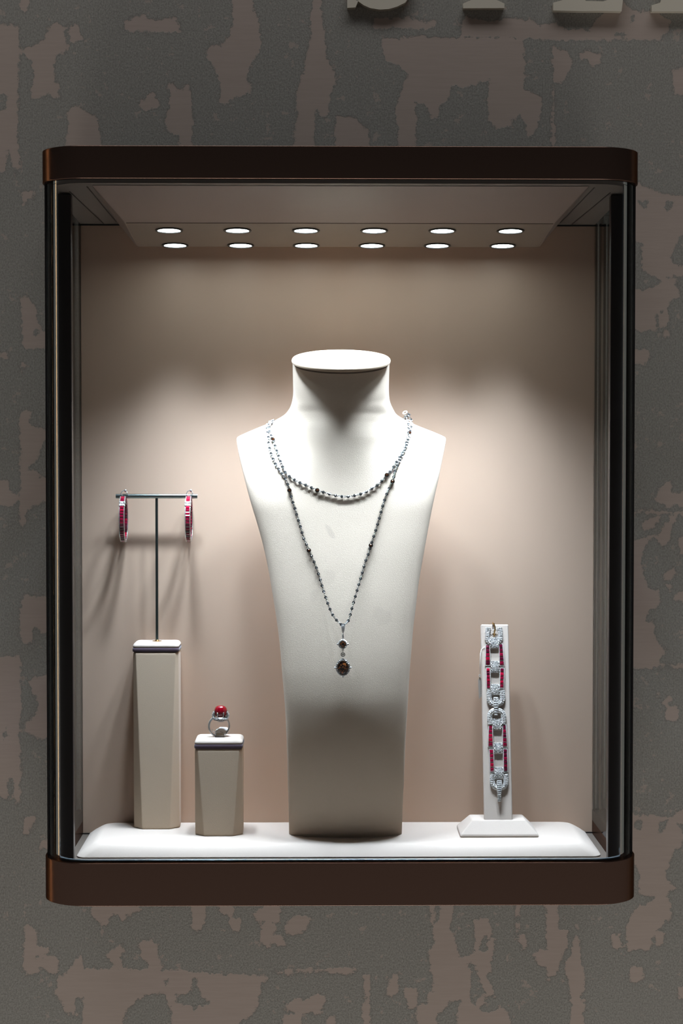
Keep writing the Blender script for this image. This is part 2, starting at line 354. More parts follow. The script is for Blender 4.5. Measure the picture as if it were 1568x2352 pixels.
def make_wall():
    x0, x1, z0, z1, st = -0.9, 0.9, -1.0, 0.95, 0.0032
    import numpy as np
    nx = int((x1-x0)/st)+1; nz = int((z1-z0)/st)+1
    xs = x0 + np.arange(nx)*st; zs = z0 + np.arange(nz)*st
    X, Z = np.meshgrid(xs, zs)
    def sd(poly):
        P = np.array([[at_y(a, b, WALL_Y).x, at_y(a, b, WALL_Y).z] for a, b in poly])
        bx0, bx1 = P[:,0].min()-0.02, P[:,0].max()+0.02; bz0, bz1 = P[:,1].min()-0.02, P[:,1].max()+0.02
        ix = np.where((xs > bx0) & (xs < bx1))[0]; iz = np.where((zs > bz0) & (zs < bz1))[0]
        if len(ix) == 0 or len(iz) == 0: return None
        sx_, sz_ = slice(ix[0], ix[-1]+1), slice(iz[0], iz[-1]+1)
        gx, gz = X[sz_, sx_], Z[sz_, sx_]
        dmin = np.full(gx.shape, 9.0); ins = np.zeros(gx.shape, bool)
        for i in range(len(P)):
            a, b = P[i], P[(i+1) % len(P)]; d = b - a
            tt = np.clip(((gx-a[0])*d[0] + (gz-a[1])*d[1])/max(1e-12, d@d), 0, 1)
            dmin = np.minimum(dmin, np.hypot(gx-a[0]-tt*d[0], gz-a[1]-tt*d[1]))
            c = ((a[1] > gz) != (b[1] > gz))
            with np.errstate(divide='ignore', invalid='ignore'):
                c &= gx < (b[0]-a[0])*(gz-a[1])/(b[1]-a[1]+1e-15) + a[0]
            ins ^= c
        return sz_, sx_, np.where(ins, dmin, -dmin)
    D = np.full(X.shape, -0.02)
    # beyond the framed part of the wall the wear goes on in the same manner
    rr = random.Random(3); extra = []
    for i in range(60):
        px, py = rr.uniform(-1100, 2700), rr.uniform(-800, 3300)
        if -90 < px < 1660 and -60 < py < 2420: continue
        n = 9; R = rr.uniform(20, 90); el = rr.uniform(0.8, 2.6)
        extra.append([(px + R*rr.uniform(.5, 1)*math.cos(6.283*k/n), py + R*el*rr.uniform(.5, 1)*math.sin(6.283*k/n)) for k in range(n)])
    for p in POS + extra:
        r = sd(p)
        if r: D[r[0], r[1]] = np.maximum(D[r[0], r[1]], r[2])
    for p in NEG:
        r = sd(p)
        if r: D[r[0], r[1]] = np.minimum(D[r[0], r[1]], -r[2])
    D = np.clip(D, -0.02, 0.02)
    me = bpy.data.meshes.new('wall_back')
    V = np.stack([X.ravel(), np.full(X.size, WALL_Y), Z.ravel()], 1)
    i = np.arange(nx-1)[None, :] + (np.arange(nz-1)*nx)[:, None]; i = i.ravel()
    Fc = np.stack([i, i+1, i+1+nx, i+nx], 1)
    me.from_pydata([], [], [])
    me.vertices.add(len(V)); me.vertices.foreach_set('co', V.ravel())
    me.loops.add(Fc.size); me.loops.foreach_set('vertex_index', Fc.ravel())
    me.polygons.add(len(Fc)); me.polygons.foreach_set('loop_start', np.arange(len(Fc))*4)
    me.update(); me.validate()
    at = me.attributes.new('wear', 'FLOAT', 'POINT'); at.data.foreach_set('value', D.ravel().astype('f'))
    o = bpy.data.objects.new('wall_back', me); C.objects.link(o)
    m = mat('worn_wallpaper', (0.3, 0.3, 0.3), 0.85, spec=0.2)
    t, N, L, b = nodes(m)
    co = N.new('ShaderNodeTexCoord'); an = N.new('ShaderNodeAttribute'); an.attribute_name = 'wear'
    def noise(scale, detail, sc=(1,1,1), rough=0.5):
        mp = N.new('ShaderNodeMapping'); mp.inputs['Scale'].default_value = sc
        no = N.new('ShaderNodeTexNoise'); no.inputs['Scale'].default_value = scale; no.inputs['Detail'].default_value = detail
        no.inputs['Roughness'].default_value = rough
        L.new(co.outputs['Object'], mp.inputs[0]); L.new(mp.outputs[0], no.inputs['Vector']); return no.outputs['Fac']
    def math_(op, a, b_=None, c_=None, clamp=False):
        n = N.new('ShaderNodeMath'); n.operation = op; n.use_clamp = clamp
        for k, v in enumerate((a, b_, c_)):
            if v is None: continue
            if isinstance(v, (int, float)): n.inputs[k].default_value = v
            else: L.new(v, n.inputs[k])
        return n.outputs[0]
    def mixc(f, a, b_):
        n = N.new('ShaderNodeMix'); n.data_type = 'RGBA'
        if isinstance(f, (int, float)): n.inputs[0].default_value = f
        else: L.new(f, n.inputs[0])
        for k, v in ((6, a), (7, b_)):
            if isinstance(v, tuple): n.inputs[k].default_value = (*v, 1)
            else: L.new(v, n.inputs[k])
        return n.outputs[2]
    edge = noise(170, 6, rough=0.68); edge2 = noise(38, 3)
    d = math_('ADD', an.outputs['Fac'], math_('MULTIPLY', math_('SUBTRACT', edge, 0.5), 0.014))
    d = math_('ADD', d, math_('MULTIPLY', math_('SUBTRACT', edge2, 0.5), 0.009))
    # small scattered chips
    chips = math_('GREATER_THAN', noise(85, 4, rough=0.7), 0.635)
    mask = math_('MULTIPLY', math_('ADD', d, 0.0014), 800.0, clamp=True)
    mask = math_('MAXIMUM', mask, math_('MULTIPLY', chips, 0.7))
    # vertical ribs
    wv = N.new('ShaderNodeTexWave'); wv.wave_type = 'BANDS'; wv.bands_direction = 'X'
    wv.inputs['Scale'].default_value = 1/0.0019*0.3183*0.5*2*math.pi/6.2832*2
    wv.inputs['Scale'].default_value = 205.0
    wv.inputs['Distortion'].default_value = 0.6; wv.inputs['Detail'].default_value = 2; wv.inputs['Detail Scale'].default_value = 3
    L.new(co.outputs['Object'], wv.inputs['Vector'])
    crumb = noise(620, 3, (1, 1, 0.7), 0.7)
    big = noise(9, 3)
    ribf = math_('MULTIPLY', math_('SUBTRACT', wv.outputs['Fac'], 0.5), math_('MULTIPLY', big, 0.62))
    tex = math_('ADD', math_('ADD', 0.5, ribf), math_('MULTIPLY', math_('SUBTRACT', crumb, 0.5), 1.8))
    grey = mixc(tex, (0.22, 0.215, 0.19), (0.47, 0.46, 0.415))
    lin = noise(260, 4, (0.12, 1, 1.6), 0.6)
    pink = mixc(lin, (0.43, 0.35, 0.305), (0.56, 0.47, 0.42))
    pink = mixc(math_('MULTIPLY', noise(7, 2), 0.6), pink, (0.49, 0.42, 0.345))
    col = mixc(mask, grey, pink)
    rim = math_('MULTIPLY', math_('SUBTRACT', 1.0, math_('ABSOLUTE', math_('MULTIPLY', math_('ADD', d, 0.0018), 800.0)), clamp=True), 0.25)
    col = mixc(rim, col, (0.16, 0.15, 0.135))
    L.new(col, b.inputs['Base Color'])
    bu = N.new('ShaderNodeBump'); bu.inputs['Strength'].default_value = 0.5; bu.inputs['Distance'].default_value = 0.0006
    hgt = math_('MULTIPLY', tex, math_('SUBTRACT', 1.0, mask)); L.new(hgt, bu.inputs['Height']); L.new(bu.outputs[0], b.inputs['Normal'])
    me.materials.append(m)
    tag(o, 'room wall in grey ribbed wallpaper worn to pinkish patches', 'wall', kind='structure')
make_wall()

# ------------------------------------------------------------------ letters on the wall above the showcase
def px_poly(pts, Y): return [at_y(a, b, Y) for a, b in pts]
def extrude_px(mb, pts, Yf, Yb):
    fr_ = px_poly(pts, Yf)
    bk = [Vector((p.x, Yb, p.z)) for p in fr_]
    mb.loft([fr_, bk], False)
    from mathutils.geometry import tessellate_polygon
    tri = tessellate_polygon([[Vector((p.x, p.z, 0)) for p in fr_]])
    mb.add(fr_, [tuple(t_) for t_ in tri]); mb.add(bk, [tuple(t_)[::-1] for t_ in tri])
LB = [
 ('S', [[(797,18),(797,-22),(806,-22),(818,2),(822,3),(835,12),(850,18.5),(872,22),(893,20.5),(912,15),(930,6),(943,-12),(948,-35),(940,-60),(900,-85),(858,-100),(850,-118),(868,-132),(895,-128),(912,-112),(918,-95),(926,-95),(926,-148),(914,-140),(888,-147),(850,-142),(818,-122),(810,-98),(822,-72),(870,-50),(905,-32),(908,-16),(892,-3),(868,-2),(840,-12),(824,-2),(816,17)]]),
 ('T', [[(1063,19),(1158,18.5),(1158,8),(1136,-2),(1128,-20),(1128,-134),(1150,-134),(1168,-105),(1178,-105),(1176,-150),(1046,-150),(1044,-105),(1054,-105),(1072,-134),(1094,-134),(1094,-20),(1086,-2),(1063,8)]]),
 ('E', [[(1270,24),(1330,25.5),(1380,25),(1427,26),(1430,0),(1436,-28),(1426,-28),(1412,-6),(1385,3),(1345,2),(1335,-8),(1335,-55),(1375,-55),(1390,-38),(1398,-38),(1398,-85),(1390,-85),(1375,-68),(1335,-68),(1335,-132),(1385,-132),(1408,-105),(1418,-105),(1414,-148),(1270,-148),(1270,-136),(1292,-128),(1296,-110),(1296,-15),(1292,0),(1270,6)]]),
 ('F', [[(1496,26),(1560,26),(1600,27),(1600,14),(1572,6),(1564,-8),(1564,-50),(1600,-50),(1616,-34),(1624,-34),(1624,-82),(1616,-82),(1600,-64),(1564,-64),(1564,-132),(1610,-132),(1634,-105),(1644,-105),(1640,-148),(1496,-148),(1496,-136),(1518,-128),(1522,-110),(1522,-8),(1516,6),(1496,12)]]),
]
LL = ['round-bottomed raised metal letter, leftmost of the letters at top edge', 'raised metal letter with narrow serif foot, second from left at top',
      'raised metal letter with widest flat foot, second from right at top', 'raised metal letter cut off by the right edge at top']
for (nm, polys), lab in zip(LB, LL):
    mb = MB()
    for p in polys: extrude_px(mb, p, WALL_Y-0.010, WALL_Y-0.0005)
    tag(mb.build('raised_letter', M_LETTER, None, bevel=0.0006), lab, 'letter', 'raised sign letters above the showcase')

# ------------------------------------------------------------------ the showcase
W, R = 0.297, 0.047
def u_outline(off, yb, n=14, r=R):
    """rounded front outline from back-left round the front to back-right, inset by off"""
    w_, r_ = W-off, max(r-off, 0.002); pts = [(-w_, yb)]
    for i in range(n+1):
        a = math.pi/2*i/n; pts.append((-(w_-r_) - r_*math.cos(a), off + r_ - r_*math.sin(a)))
    for i in range(n+1):
        a = math.pi/2*(1-i/n); pts.append(((w_-r_) + r_*math.cos(a), off + r_ - r_*math.sin(a)))
    pts.append((w_, yb)); return pts
def prism(mb, outline, z0, z1):
    mb.loft([[(x, y, z0) for x, y in outline], [(x, y, z1) for x, y in outline]], True)
def ushell(mb, o1, o2, yb, z0, z1):
    a, b = u_outline(o1, yb), u_outline(o2, yb)
    rings = [[(x1, y1, z0), (x2, y2, z0), (x2, y2, z1), (x1, y1, z1)] for (x1, y1), (x2, y2) in zip(a, b)]
    mb.loft(rings, True)
ZT1, ZT0, ZB1, ZB0 = 0.298, 0.2660, -0.4056, -0.4482
CASE = empty('display_showcase', (0, 0.14, ZB0), 'wall-mounted jewellery showcase with dark bronze bands and curved corner glass', 'display case')
mb = MB(); prism(mb, u_outline(0, WALL_Y-0.001, 28), ZT0, ZT1); mb.build('top_band', M_BRONZE, CASE, bevel=0.0008)
mb = MB(); oo_, oi_ = u_outline(0, WALL_Y-0.001, 28), u_outline(0.0085, WALL_Y-0.006, 28)
mb.loft([[(x, y, ZB0) for x, y in oo_], [(x, y, ZB1) for x, y in oo_], [(x, y, ZB1) for x, y in oi_], [(x, y, -0.4371) for x, y in oi_]], True)
mb.build('bottom_band', M_BRONZE, CASE, bevel=0.0006)
mb = MB(); ushell(mb, 0.0042, 0.0086, 0.281, ZB1-0.012, ZT0-0.0002); mb.build('glass', M_GLASS, CASE, smooth='angle')
mb = MB(); ushell(mb, 0.0088, 0.0125, 0.10, ZB1-0.004, ZB1+0.0016); mb.build('glazing_rail', M_RAIL, CASE, bevel=0.0005)
# dark seals where curved glass meets the side panes
for s in (-1, 1):
    mb = MB(); mb.box(min(s*0.2929, s*0.2945), max(s*0.2929, s*0.2945), 0.040, 0.062, ZB1+0.0002, ZT0-0.0002)
    mb.build('glass_seal', M_BLACK, CASE)
# floor, back and ceiling panels
mb = MB(); prism(mb, u_outline(0.0087, 0.2805, 20), -0.4370, -0.4325); mb.build('floor_panel', M_FLOOR, CASE)
BPL, BPR = at_y(187, 1200, 0.2806).x, at_y(1365, 1200, 0.2806).x
mb = MB(); mb.box(BPL, BPR, 0.2806, 0.2850, -0.4325, 0.2560); mb.build('back_panel', M_BACK, CASE, bevel=0.0006)
mb = MB(); mb.box(BPL-0.0018, BPL-0.0002, 0.2790, 0.2850, -0.4325, 0.2560); mb.box(BPR+0.0002, BPR+0.0018, 0.2790, 0.2850, -0.4325, 0.2560)
mb.box(BPL, BPR, 0.2785, 0.2804, 0.2530, 0.2548)
mb.box(BPL, BPR, 0.2785, 0.2804, -0.4324, -0.4312); mb.build('shadow_gap_frame', M_BLACK, CASE)
mb = MB()
ol = u_outline(0.0088, 0.281, 20)
cz_ = lambda y: 0.2630 - (y-0.0)*(0.2630-0.2545)/0.28
mb.loft([[(x, y, cz_(y)) for x, y in ol], [(x, y, 0.2659) for x, y in ol]], True)
mb.build('ceiling_panel', M_CEIL, CASE)
# service seams in the ceiling panel
for a, b_ in (((-0.272, 0.06), (-0.262, 0.275)), ((-0.2510, 0.03), (-0.2465, 0.262)), ((0.272, 0.06), (0.262, 0.275)), ((0.2515, 0.03), (0.2475, 0.262))):
    for k in range(1):
        mb = MB(); x0_, y0_ = a; x1_, y1_ = b_
        mb.add([(x0_-0.0006, y0_, cz_(y0_)-0.0003), (x0_+0.0006, y0_, cz_(y0_)-0.0003), (x1_+0.0006, y1_, cz_(y1_)-0.0003), (x1_-0.0006, y1_, cz_(y1_)-0.0003),
                (x0_-0.0006, y0_, cz_(y0_)+0.0006), (x0_+0.0006, y0_, cz_(y0_)+0.0006), (x1_+0.0006, y1_, cz_(y1_)+0.0006), (x1_-0.0006, y1_, cz_(y1_)+0.0006)],
               [(0,1,2,3),(4,7,6,5),(0,4,5,1),(1,5,6,2),(2,6,7,3),(3,7,4,0)])
        mb.build('ceiling_seam', M_BLACK, CASE)
# upright dark posts inside the side panes
PY = 0.066
lx0, lx1 = at_y(135, 1200, PY).x, at_y(166, 1200, PY).x
rx0, rx1 = at_y(1399, 1200, PY).x, at_y(1438, 1200, PY).x
print('POST', lx0, lx1, rx0, rx1)
lx0 = max(lx0, -0.2882); rx1 = min(rx1, 0.2882)
mb = MB(); mb.box(lx0, lx1, PY, PY+0.012, -0.4324, 0.2600); mb.build('upright_post', M_POST, CASE, bevel=0.0012)
mb = MB(); mb.box(rx0, rx1, PY, PY+0.012, -0.4324, 0.2600); mb.build('upright_post', M_POST, CASE, bevel=0.0012)

# ------------------------------------------------------------------ the light box
BOX = empty('ceiling_light_box', (0, 0.15, 0.26), 'tapered rose-beige light box with twelve downlights under the showcase top', 'light fixture')
BT = [(-0.2455, 0.020), (0.2455, 0.020), (0.2455, 0.272), (-0.2455, 0.272)]
YF, YBK, ZF, ZBK, BW = 0.10, 0.233, 0.2352, 0.2250, 0.2212
top = [(x, y, cz_(y)-0.0002) for x, y in BT]
bot = [(-BW, YF, ZF), (BW, YF, ZF), (BW, YBK, ZBK), (-BW, YBK, ZBK)]
mb = MB(); mb.loft([top, bot], True); mb.build('housing', M_BOX, BOX, bevel=0.0012)
nb = Vector((0, -(ZF-ZBK), -(YBK-YF))).normalized()          # outward normal of the lower face
tb = Vector((0, YBK-YF, ZBK-ZF)).normalized()
def box_pt(x, y): return Vector((x, y, ZF + (y-YF)*(ZBK-ZF)/(YBK-YF)))
X_ = Vector((1, 0, 0))
M_UNDERSHADE = mat('underside_shade', (0.27, 0.215, 0.175), 0.45, spec=0.3)  # darker colour of an added thin sheet, painting shade onto the box underside
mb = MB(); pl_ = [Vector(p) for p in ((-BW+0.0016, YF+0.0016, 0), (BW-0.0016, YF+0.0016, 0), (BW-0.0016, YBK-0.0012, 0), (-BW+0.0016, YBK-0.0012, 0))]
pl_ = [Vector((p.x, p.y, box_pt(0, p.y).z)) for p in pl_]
mb.loft([pl_, [p + nb*0.0006 for p in pl_]], True); mb.build('underside_shade_sheet', M_UNDERSHADE, BOX)
dl0 = None
for ri, yl in enumerate((0.137, 0.2215)):
    for k in range(6):
        p = box_pt((k-2.5)*0.0715 + 0.0005, yl) + nb*0.0008
        if dl0 is None:
            mr_ = MB(); n = 28; rings = []
            for rr_, hh in ((0.0145, 0.0), (0.0145, 0.0010), (0.0122, 0.0010), (0.0118, -0.0030)):
                rings.append([(rr_*math.cos(6.28318*j/n), rr_*math.sin(6.28318*j/n), -hh) for j in range(n)])
            mr_.loft(rings, False)
            ml = MB(); ml.loft([[(0.0118*math.cos(6.28318*j/n), 0.0118*math.sin(6.28318*j/n), -0.0002) for j in range(n)],
                                [(0.0118*math.cos(6.28318*j/n), 0.0118*math.sin(6.28318*j/n), 0.0010) for j in range(n)]], True)
            rim = mr_.build('downlight', M_BLACK, BOX, smooth=False); lens = ml.build('lamp_lens', M_LENS, None)
            lens.parent = rim; dl0 = (rim, lens)
            r_ = rim
        else:
            r_ = dl0[0].copy(); C.objects.link(r_); l_ = dl0[1].copy(); C.objects.link(l_); l_.parent = r_
            r_.parent = BOX
        rot = Matrix((X_, tb, -nb)).transposed().to_4x4()
        r_.matrix_parent_inverse = Matrix.Translation(-Vector(BOX.location))
        r_.matrix_basis = Matrix.Translation(p) @ rot
        sp = bpy.data.lights.new('spot', 'SPOT'); sp.energy = LAMP_W*(1.25 if ri == 0 else 0.8); sp.spot_size = math.radians(95 if ri == 0 else 56); sp.spot_blend = 1.0
        sp.shadow_soft_size = 0.018 if ri == 0 else 0.020; sp.color = (0.87, 1.0, 1.17)
        so = bpy.data.objects.new('spot', sp); C.objects.link(so); so.location = p + nb*0.0035
        d = (nb*0.35 + Vector((0, 0, -1))).normalized()
        so.rotation_euler = d.to_track_quat('-Z', 'Y').to_euler()

# ------------------------------------------------------------------ plinth pad
def rrect(cx, cy, hx, hy, r, z, n=6):
    pts = []
    for sx_, sy_, a0 in ((1, -1, -90), (1, 1, 0), (-1, 1, 90), (-1, -1, 180)):
        for i in range(n+1):
            a = math.radians(a0 + 90*i/n)
            pts.append(Vector((cx + sx_*(hx-r) + r*math.cos(a), cy + sy_*(hy-r) + r*math.sin(a), z)))
    return pts
PADZ = -0.4188
def pad_ring(z, x, y0, y1, r): return rrect(0, (y0+y1)/2, x, (y1-y0)/2, r, z, 8)
mb = MB()
mb.loft([pad_ring(-0.4324, 0.2795, 0.1500, 0.2790, 0.010), pad_ring(-0.4312, 0.2800, 0.1490, 0.2795, 0.011), pad_ring(-0.4285, 0.2785, 0.1500, 0.2790, 0.013),
         pad_ring(-0.4240, 0.2720, 0.1528, 0.2784, 0.014), pad_ring(-0.4205, 0.2655, 0.1558, 0.2776, 0.013),
         pad_ring(-0.4192, 0.2625, 0.1585, 0.2768, 0.012), pad_ring(PADZ, 0.2595, 0.1610, 0.2755, 0.011)])
tag(mb.build('plinth_pad', M_PAD, None, smooth='angle', angle=0.9), 'long off-white suede pad with sloping edges covering the showcase floor', 'display pad')

# ------------------------------------------------------------------ necklace bust
def lerp_tab(tab, x):
    if x <= tab[0][0]: return tab[0][1]
    for (a, va), (b, vb) in zip(tab, tab[1:]):
        if x <= b: return va + (vb-va)*(x-a)/(b-a)
    return tab[-1][1]
def smooth_tab(tab, x):
    # monotone-ish cubic (Catmull-Rom) through the table
    n = len(tab)
    if x <= tab[0][0]: return tab[0][1]
    if x >= tab[-1][0]: return tab[-1][1]
    for i in range(n-1):
        if x <= tab[i+1][0]: break
    def sl(k):
        if k <= 0: return (tab[1][1]-tab[0][1])/(tab[1][0]-tab[0][0])
        if k >= n-1: return (tab[-1][1]-tab[-2][1])/(tab[-1][0]-tab[-2][0])
        return (tab[k+1][1]-tab[k-1][1])/(tab[k+1][0]-tab[k-1][0])
    h = tab[i+1][0]-tab[i][0]; t_ = (x-tab[i][0])/h
    a, b = tab[i][1], tab[i+1][1]; ma, mb_ = sl(i)*h, sl(i+1)*h
    return (2*t_**3-3*t_**2+1)*a + (t_**3-2*t_**2+t_)*ma + (-2*t_**3+3*t_**2)*b + (t_**3-t_**2)*mb_
SIL = [(836,671.5,894.5),(880,672.5,893),(905,673,893),(925,670,896),(940,664,903),(952,653,912),(962,637,928),(972,616,948),(982,592,972),(992,568,998),(1000,550,1017),
       (1004,544,1024),(1008,541.5,1026),(1016,542,1025.5),(1040,546,1021),(1100,560,1009),(1150,573,998),(1200,588,988),(1250,602,979),(1300,613,970),(1350,622,962),
       (1400,630,956),(1450,637.5,950),(1500,643,946),(1550,647,942),(1600,651.5,939),(1650,655,936),(1700,657,933),(1750,659,931),(1800,660,929),(1860,662,926),(1921,663,924)]
TL = [(a, b) for a, b, c in SIL]; TR = [(a, c) for a, b, c in SIL]
TYC = [(836,.206),(905,.208),(940,.208),(972,.2045),(1012,.196),(1060,.1850),(1100,.1775),(1150,.1722),(1200,.1695),(1300,.1640),(1400,.1585),(1500,.1535),(1570,.1508),(1630,.1500),(1700,.1525),(1760,.1580),(1820,.1665),(1870,.1765),(1921,.190)]
TF = [(836,.1655),(905,.1705),(960,.1745),(1020,.1758),(1080,.1748),(1150,.1722)]      # foremost line of neck and throat
TA = [(836,111),(905,111),(925,113),(952,128),(972,140),(1000,152),(1040,166),(1070,175),(1921,175)]
TP = [(836,.5),(925,.52),(952,.8),(972,1.05),(1000,1.35),(1040,1.7),(1921,1.7)]
TSH = [(836,1),(900,.55),(950,0),(1921,0)]
SH = math.tan(math.radians(17))
rows = []
py = 836.0; pys = []
while py < 1921:
    pys.append(py)
    py += 6 if (py < 940) else (2.5 if py < 1020 else (8 if py < 1120 else 16))
pys.append(1921.0)
for py in pys:
    yc = smooth_tab(TYC, py); l = at_y(smooth_tab(TL, py) if not 990 < py < 1016 else lerp_tab(TL, py), py, yc+0.004)
    r = at_y(smooth_tab(TR, py) if not 990 < py < 1016 else lerp_tab(TR, py), py, yc+0.004)
    sc_ = (yc+CD)/F
    rows.append(dict(py=py, z=(l.z+r.z)/2, cx=(l.x+r.x)/2, w=(r.x-l.x)/2, yc=yc, B=(max(0.0, yc-smooth_tab(TF, py)) if py < 1150 else 0.0), a=smooth_tab(TA, py)*sc_, p=smooth_tab(TP, py), sh=lerp_tab(TSH, py)))
rows[-1]['z'] = PADZ
EDGE = 0.0065
def row_front(r, x):
    u = max(-1, min(1, (x-r['cx'])/r['w'])); ua = (x-r['cx'])/r['a']
    bow = 0.014*u*u if r['B'] < 0.03 else 0.014*u*u*max(0, (0.041-r['B'])/0.011)
    e_ = max(0.0, 1-abs(u)**14)**0.5
    return r['yc'] + bow + EDGE - EDGE*e_ - r['B']*max(0.0, 1-ua*ua)**r['p']
def row_back(r, x):
    u = max(-1, min(1, (x-r['cx'])/r['w'])); ua = (x-r['cx'])/r['a']
    bow = 0.014*u*u if r['B'] < 0.03 else 0.014*u*u*max(0, (0.041-r['B'])/0.011)
    e_ = max(0.0, 1-abs(u)**14)**0.5
    th = 0.006 if r['yc'] < 0.172 or r['py'] > 1100 else 0.004
    return r['yc'] + bow + EDGE + th*e_ + r['B']*0.9*max(0.0, 1-ua*ua)**r['p']
NH = 48
us = [math.cos(math.pi*i/NH) for i in range(NH+1)]
us = [math.copysign(abs(u)**0.85, u) for u in us]
rings = []
for r in rows:
    ring = []
    for u in us: x = r['cx'] + u*r['w']; ring.append([x, row_front(r, x), r['z']])
    for u in us[::-1]: x = r['cx'] + u*r['w']; ring.append([x, row_back(r, x)+0.00001, r['z']])
    for p in ring: p[2] += (p[1]-r['yc'])*SH*r['sh']
    rings.append([Vector(p) for p in ring])
BUST = empty('necklace_bust', (0.007, 0.2, PADZ), 'tall white suede necklace bust with flat-topped neck and narrowing chest', 'display bust')
mb = MB(); mb.loft(rings[::-1], True)
M_BUST = add_noise_bump(mat('bust_suede', (0.84, 0.71, 0.57), 0.9, spec=0.12, Sheen_Weight=0.15), 1700, 0.6, 0.0004, 4, 0.05)
t, N, L, b = nodes(M_BUST)      # faint handling smudges on the chest
col_in = b.inputs['Base Color'].links[0].from_socket
co = N.new('ShaderNodeTexCoord')
prevc = col_in
for (px_, py_, rx_, ry_, ang, st_) in ((757, 1222, .0045, .0140, -0.5, .17), (752, 1330, .010, .013, 0.6, .09), (880, 1420, .015, .014, 0.3, .09), (722, 1370, .008, .010, 0, .08), (790, 1330, .03, .03, 0, .03)):
    c_ = at_y(px_, py_, 0.145)
    mp = N.new('ShaderNodeMapping'); mp.vector_type = 'TEXTURE'; mp.inputs['Location'].default_value = (c_.x, 0, c_.z)
    mp.inputs['Rotation'].default_value = (0, ang, 0); mp.inputs['Scale'].default_value = (rx_, 1000, ry_)
    no = N.new('ShaderNodeTexNoise'); no.inputs['Scale'].default_value = 120; L.new(co.outputs['Object'], no.inputs['Vector'])
    L.new(co.outputs['Object'], mp.inputs[0])
    ln = N.new('ShaderNodeVectorMath'); ln.operation = 'LENGTH'; L.new(mp.outputs[0], ln.inputs[0])
    ma = N.new('ShaderNodeMath'); ma.operation = 'ADD'; L.new(ln.outputs['Value'], ma.inputs[0]); L.new(no.outputs['Fac'], ma.inputs[1])
    mr2 = N.new('ShaderNodeMapRange'); mr2.inputs[1].default_value = 1.35; mr2.inputs[2].default_value = 1.0; mr2.inputs[3].default_value = 0; mr2.inputs[4].default_value = st_
    mr2.interpolation_type = 'SMOOTHSTEP'; L.new(ma.outputs[0], mr2.inputs[0])
    mx = N.new('ShaderNodeMix'); mx.data_type = 'RGBA'; L.new(mr2.outputs[0], mx.inputs[0]); L.new(prevc, mx.inputs[6]); mx.inputs[7].default_value = (0.30, 0.24, 0.20, 1)
    prevc = mx.outputs[2]
L.new(prevc, b.inputs['Base Color'])
# Object coordinates of a parented mesh with an inverse parent matrix stay in world units
mb.build('torso', M_BUST, BUST, smooth='angle', angle=1.0)
dc = at_y(783, 823, 0.1885)
ch_, sh_ = math.cos(math.radians(17)), math.sin(math.radians(17))
def disc_ring(k, h, n=56):
    out = []
    for j in range(n):
        a = 2*math.pi*j/n; x = 0.0529*k*math.cos(a); y = 0.0405*k*math.sin(a)
        out.append(Vector((dc.x + x, dc.y + y*ch_ - h*sh_, dc.z + y*sh_ + h*ch_)))
    return out
mb = MB(); mb.loft([disc_ring(0.95, -0.0055), disc_ring(0.995, -0.0048), disc_ring(1.008, -0.003), disc_ring(1.0, -0.0012), disc_ring(0.985, -0.0003), disc_ring(0.955, 0)], True)
mb.build('neck_cap', M_SUEDE, BUST, smooth='angle', angle=0.9)
mb = MB(); mb.loft([disc_ring(0.955, -0.0072), disc_ring(0.955, -0.0050)], True)
mb.build('neck_seam', mat('seam_brown', (0.16, 0.12, 0.09), 0.9), BUST)

def bust_surface(px, py):
    """point of the bust's front seen at (px, py), and its outward normal"""
    r = ray(px, py)
    def ysurf(x, z):
        for a, b_ in zip(rows, rows[1:]):
            if a['z'] >= z >= b_['z']:
                t_ = (a['z']-z)/(a['z']-b_['z']+1e-12)
                return row_front(a, x)*(1-t_) + row_front(b_, x)*t_
        return 0.18
    Y = 0.15
    for _ in range(40):
        p = CAM + r*((Y+CD)/r.y); Y += 0.7*(ysurf(p.x, p.z) - Y)
    e_ = 0.003
    gx = (ysurf(p.x+e_, p.z)-ysurf(p.x-e_, p.z))/(2*e_); gz = (ysurf(p.x, p.z+e_)-ysurf(p.x, p.z-e_))/(2*e_)
    gx = max(-1.5, min(1.5, gx))
    return p, Vector((gx, -1, gz)).normalized()

# ------------------------------------------------------------------ necklace
NECK = empty('necklace', tuple(bust_surface(787, 1200)[0]), 'long diamond-by-the-yard white gold chain looped double round the bust, with brown stone drop', 'necklace')
PEND_Y = bust_surface(787, 1556)[0].y - 0.0042
def lay(pts, lift=0.0016, free=None):
    out = []
    for px, py in pts:
        p, n = bust_surface(px, py)
        if free and py > free:
            k = min(1, (py-free)/(1436-free)); Yt = p.y - lift; Y2 = Yt*(1-k) + PEND_Y*k
            out.append((at_y(px, py, min(Yt, Y2)), n))
        else: out.append((p + n*lift, n))
    return out
def resample(path, step):
    pts = [p for p, n in path]; ns = [n for p, n in path]; res = [(pts[0], ns[0])]; acc = 0.0
    # Catmull-Rom densify
    dp = []; dn = []
    for i in range(len(pts)-1):
        p0, p1, p2, p3 = pts[max(i-1, 0)], pts[i], pts[i+1], pts[min(i+2, len(pts)-1)]
        for k in range(10):
            t_ = k/10
            dp.append(0.5*((2*p1) + (p2-p0)*t_ + (2*p0-5*p1+4*p2-p3)*t_*t_ + (3*p1-p0-3*p2+p3)*t_**3)); dn.append(ns[i].lerp(ns[i+1], t_).normalized())
    dp.append(pts[-1]); dn.append(ns[-1])
    res = [(dp[0], dn[0])]; acc = 0
    for i in range(1, len(dp)):
        seg = (dp[i]-dp[i-1]).length
        while seg > 0 and acc + seg >= step:
            t_ = (step-acc)/seg; q = dp[i-1].lerp(dp[i], t_); res.append((q, dn[i])); dp[i-1] = q; seg = (dp[i]-q).length; acc = 0
        acc += seg
    return res
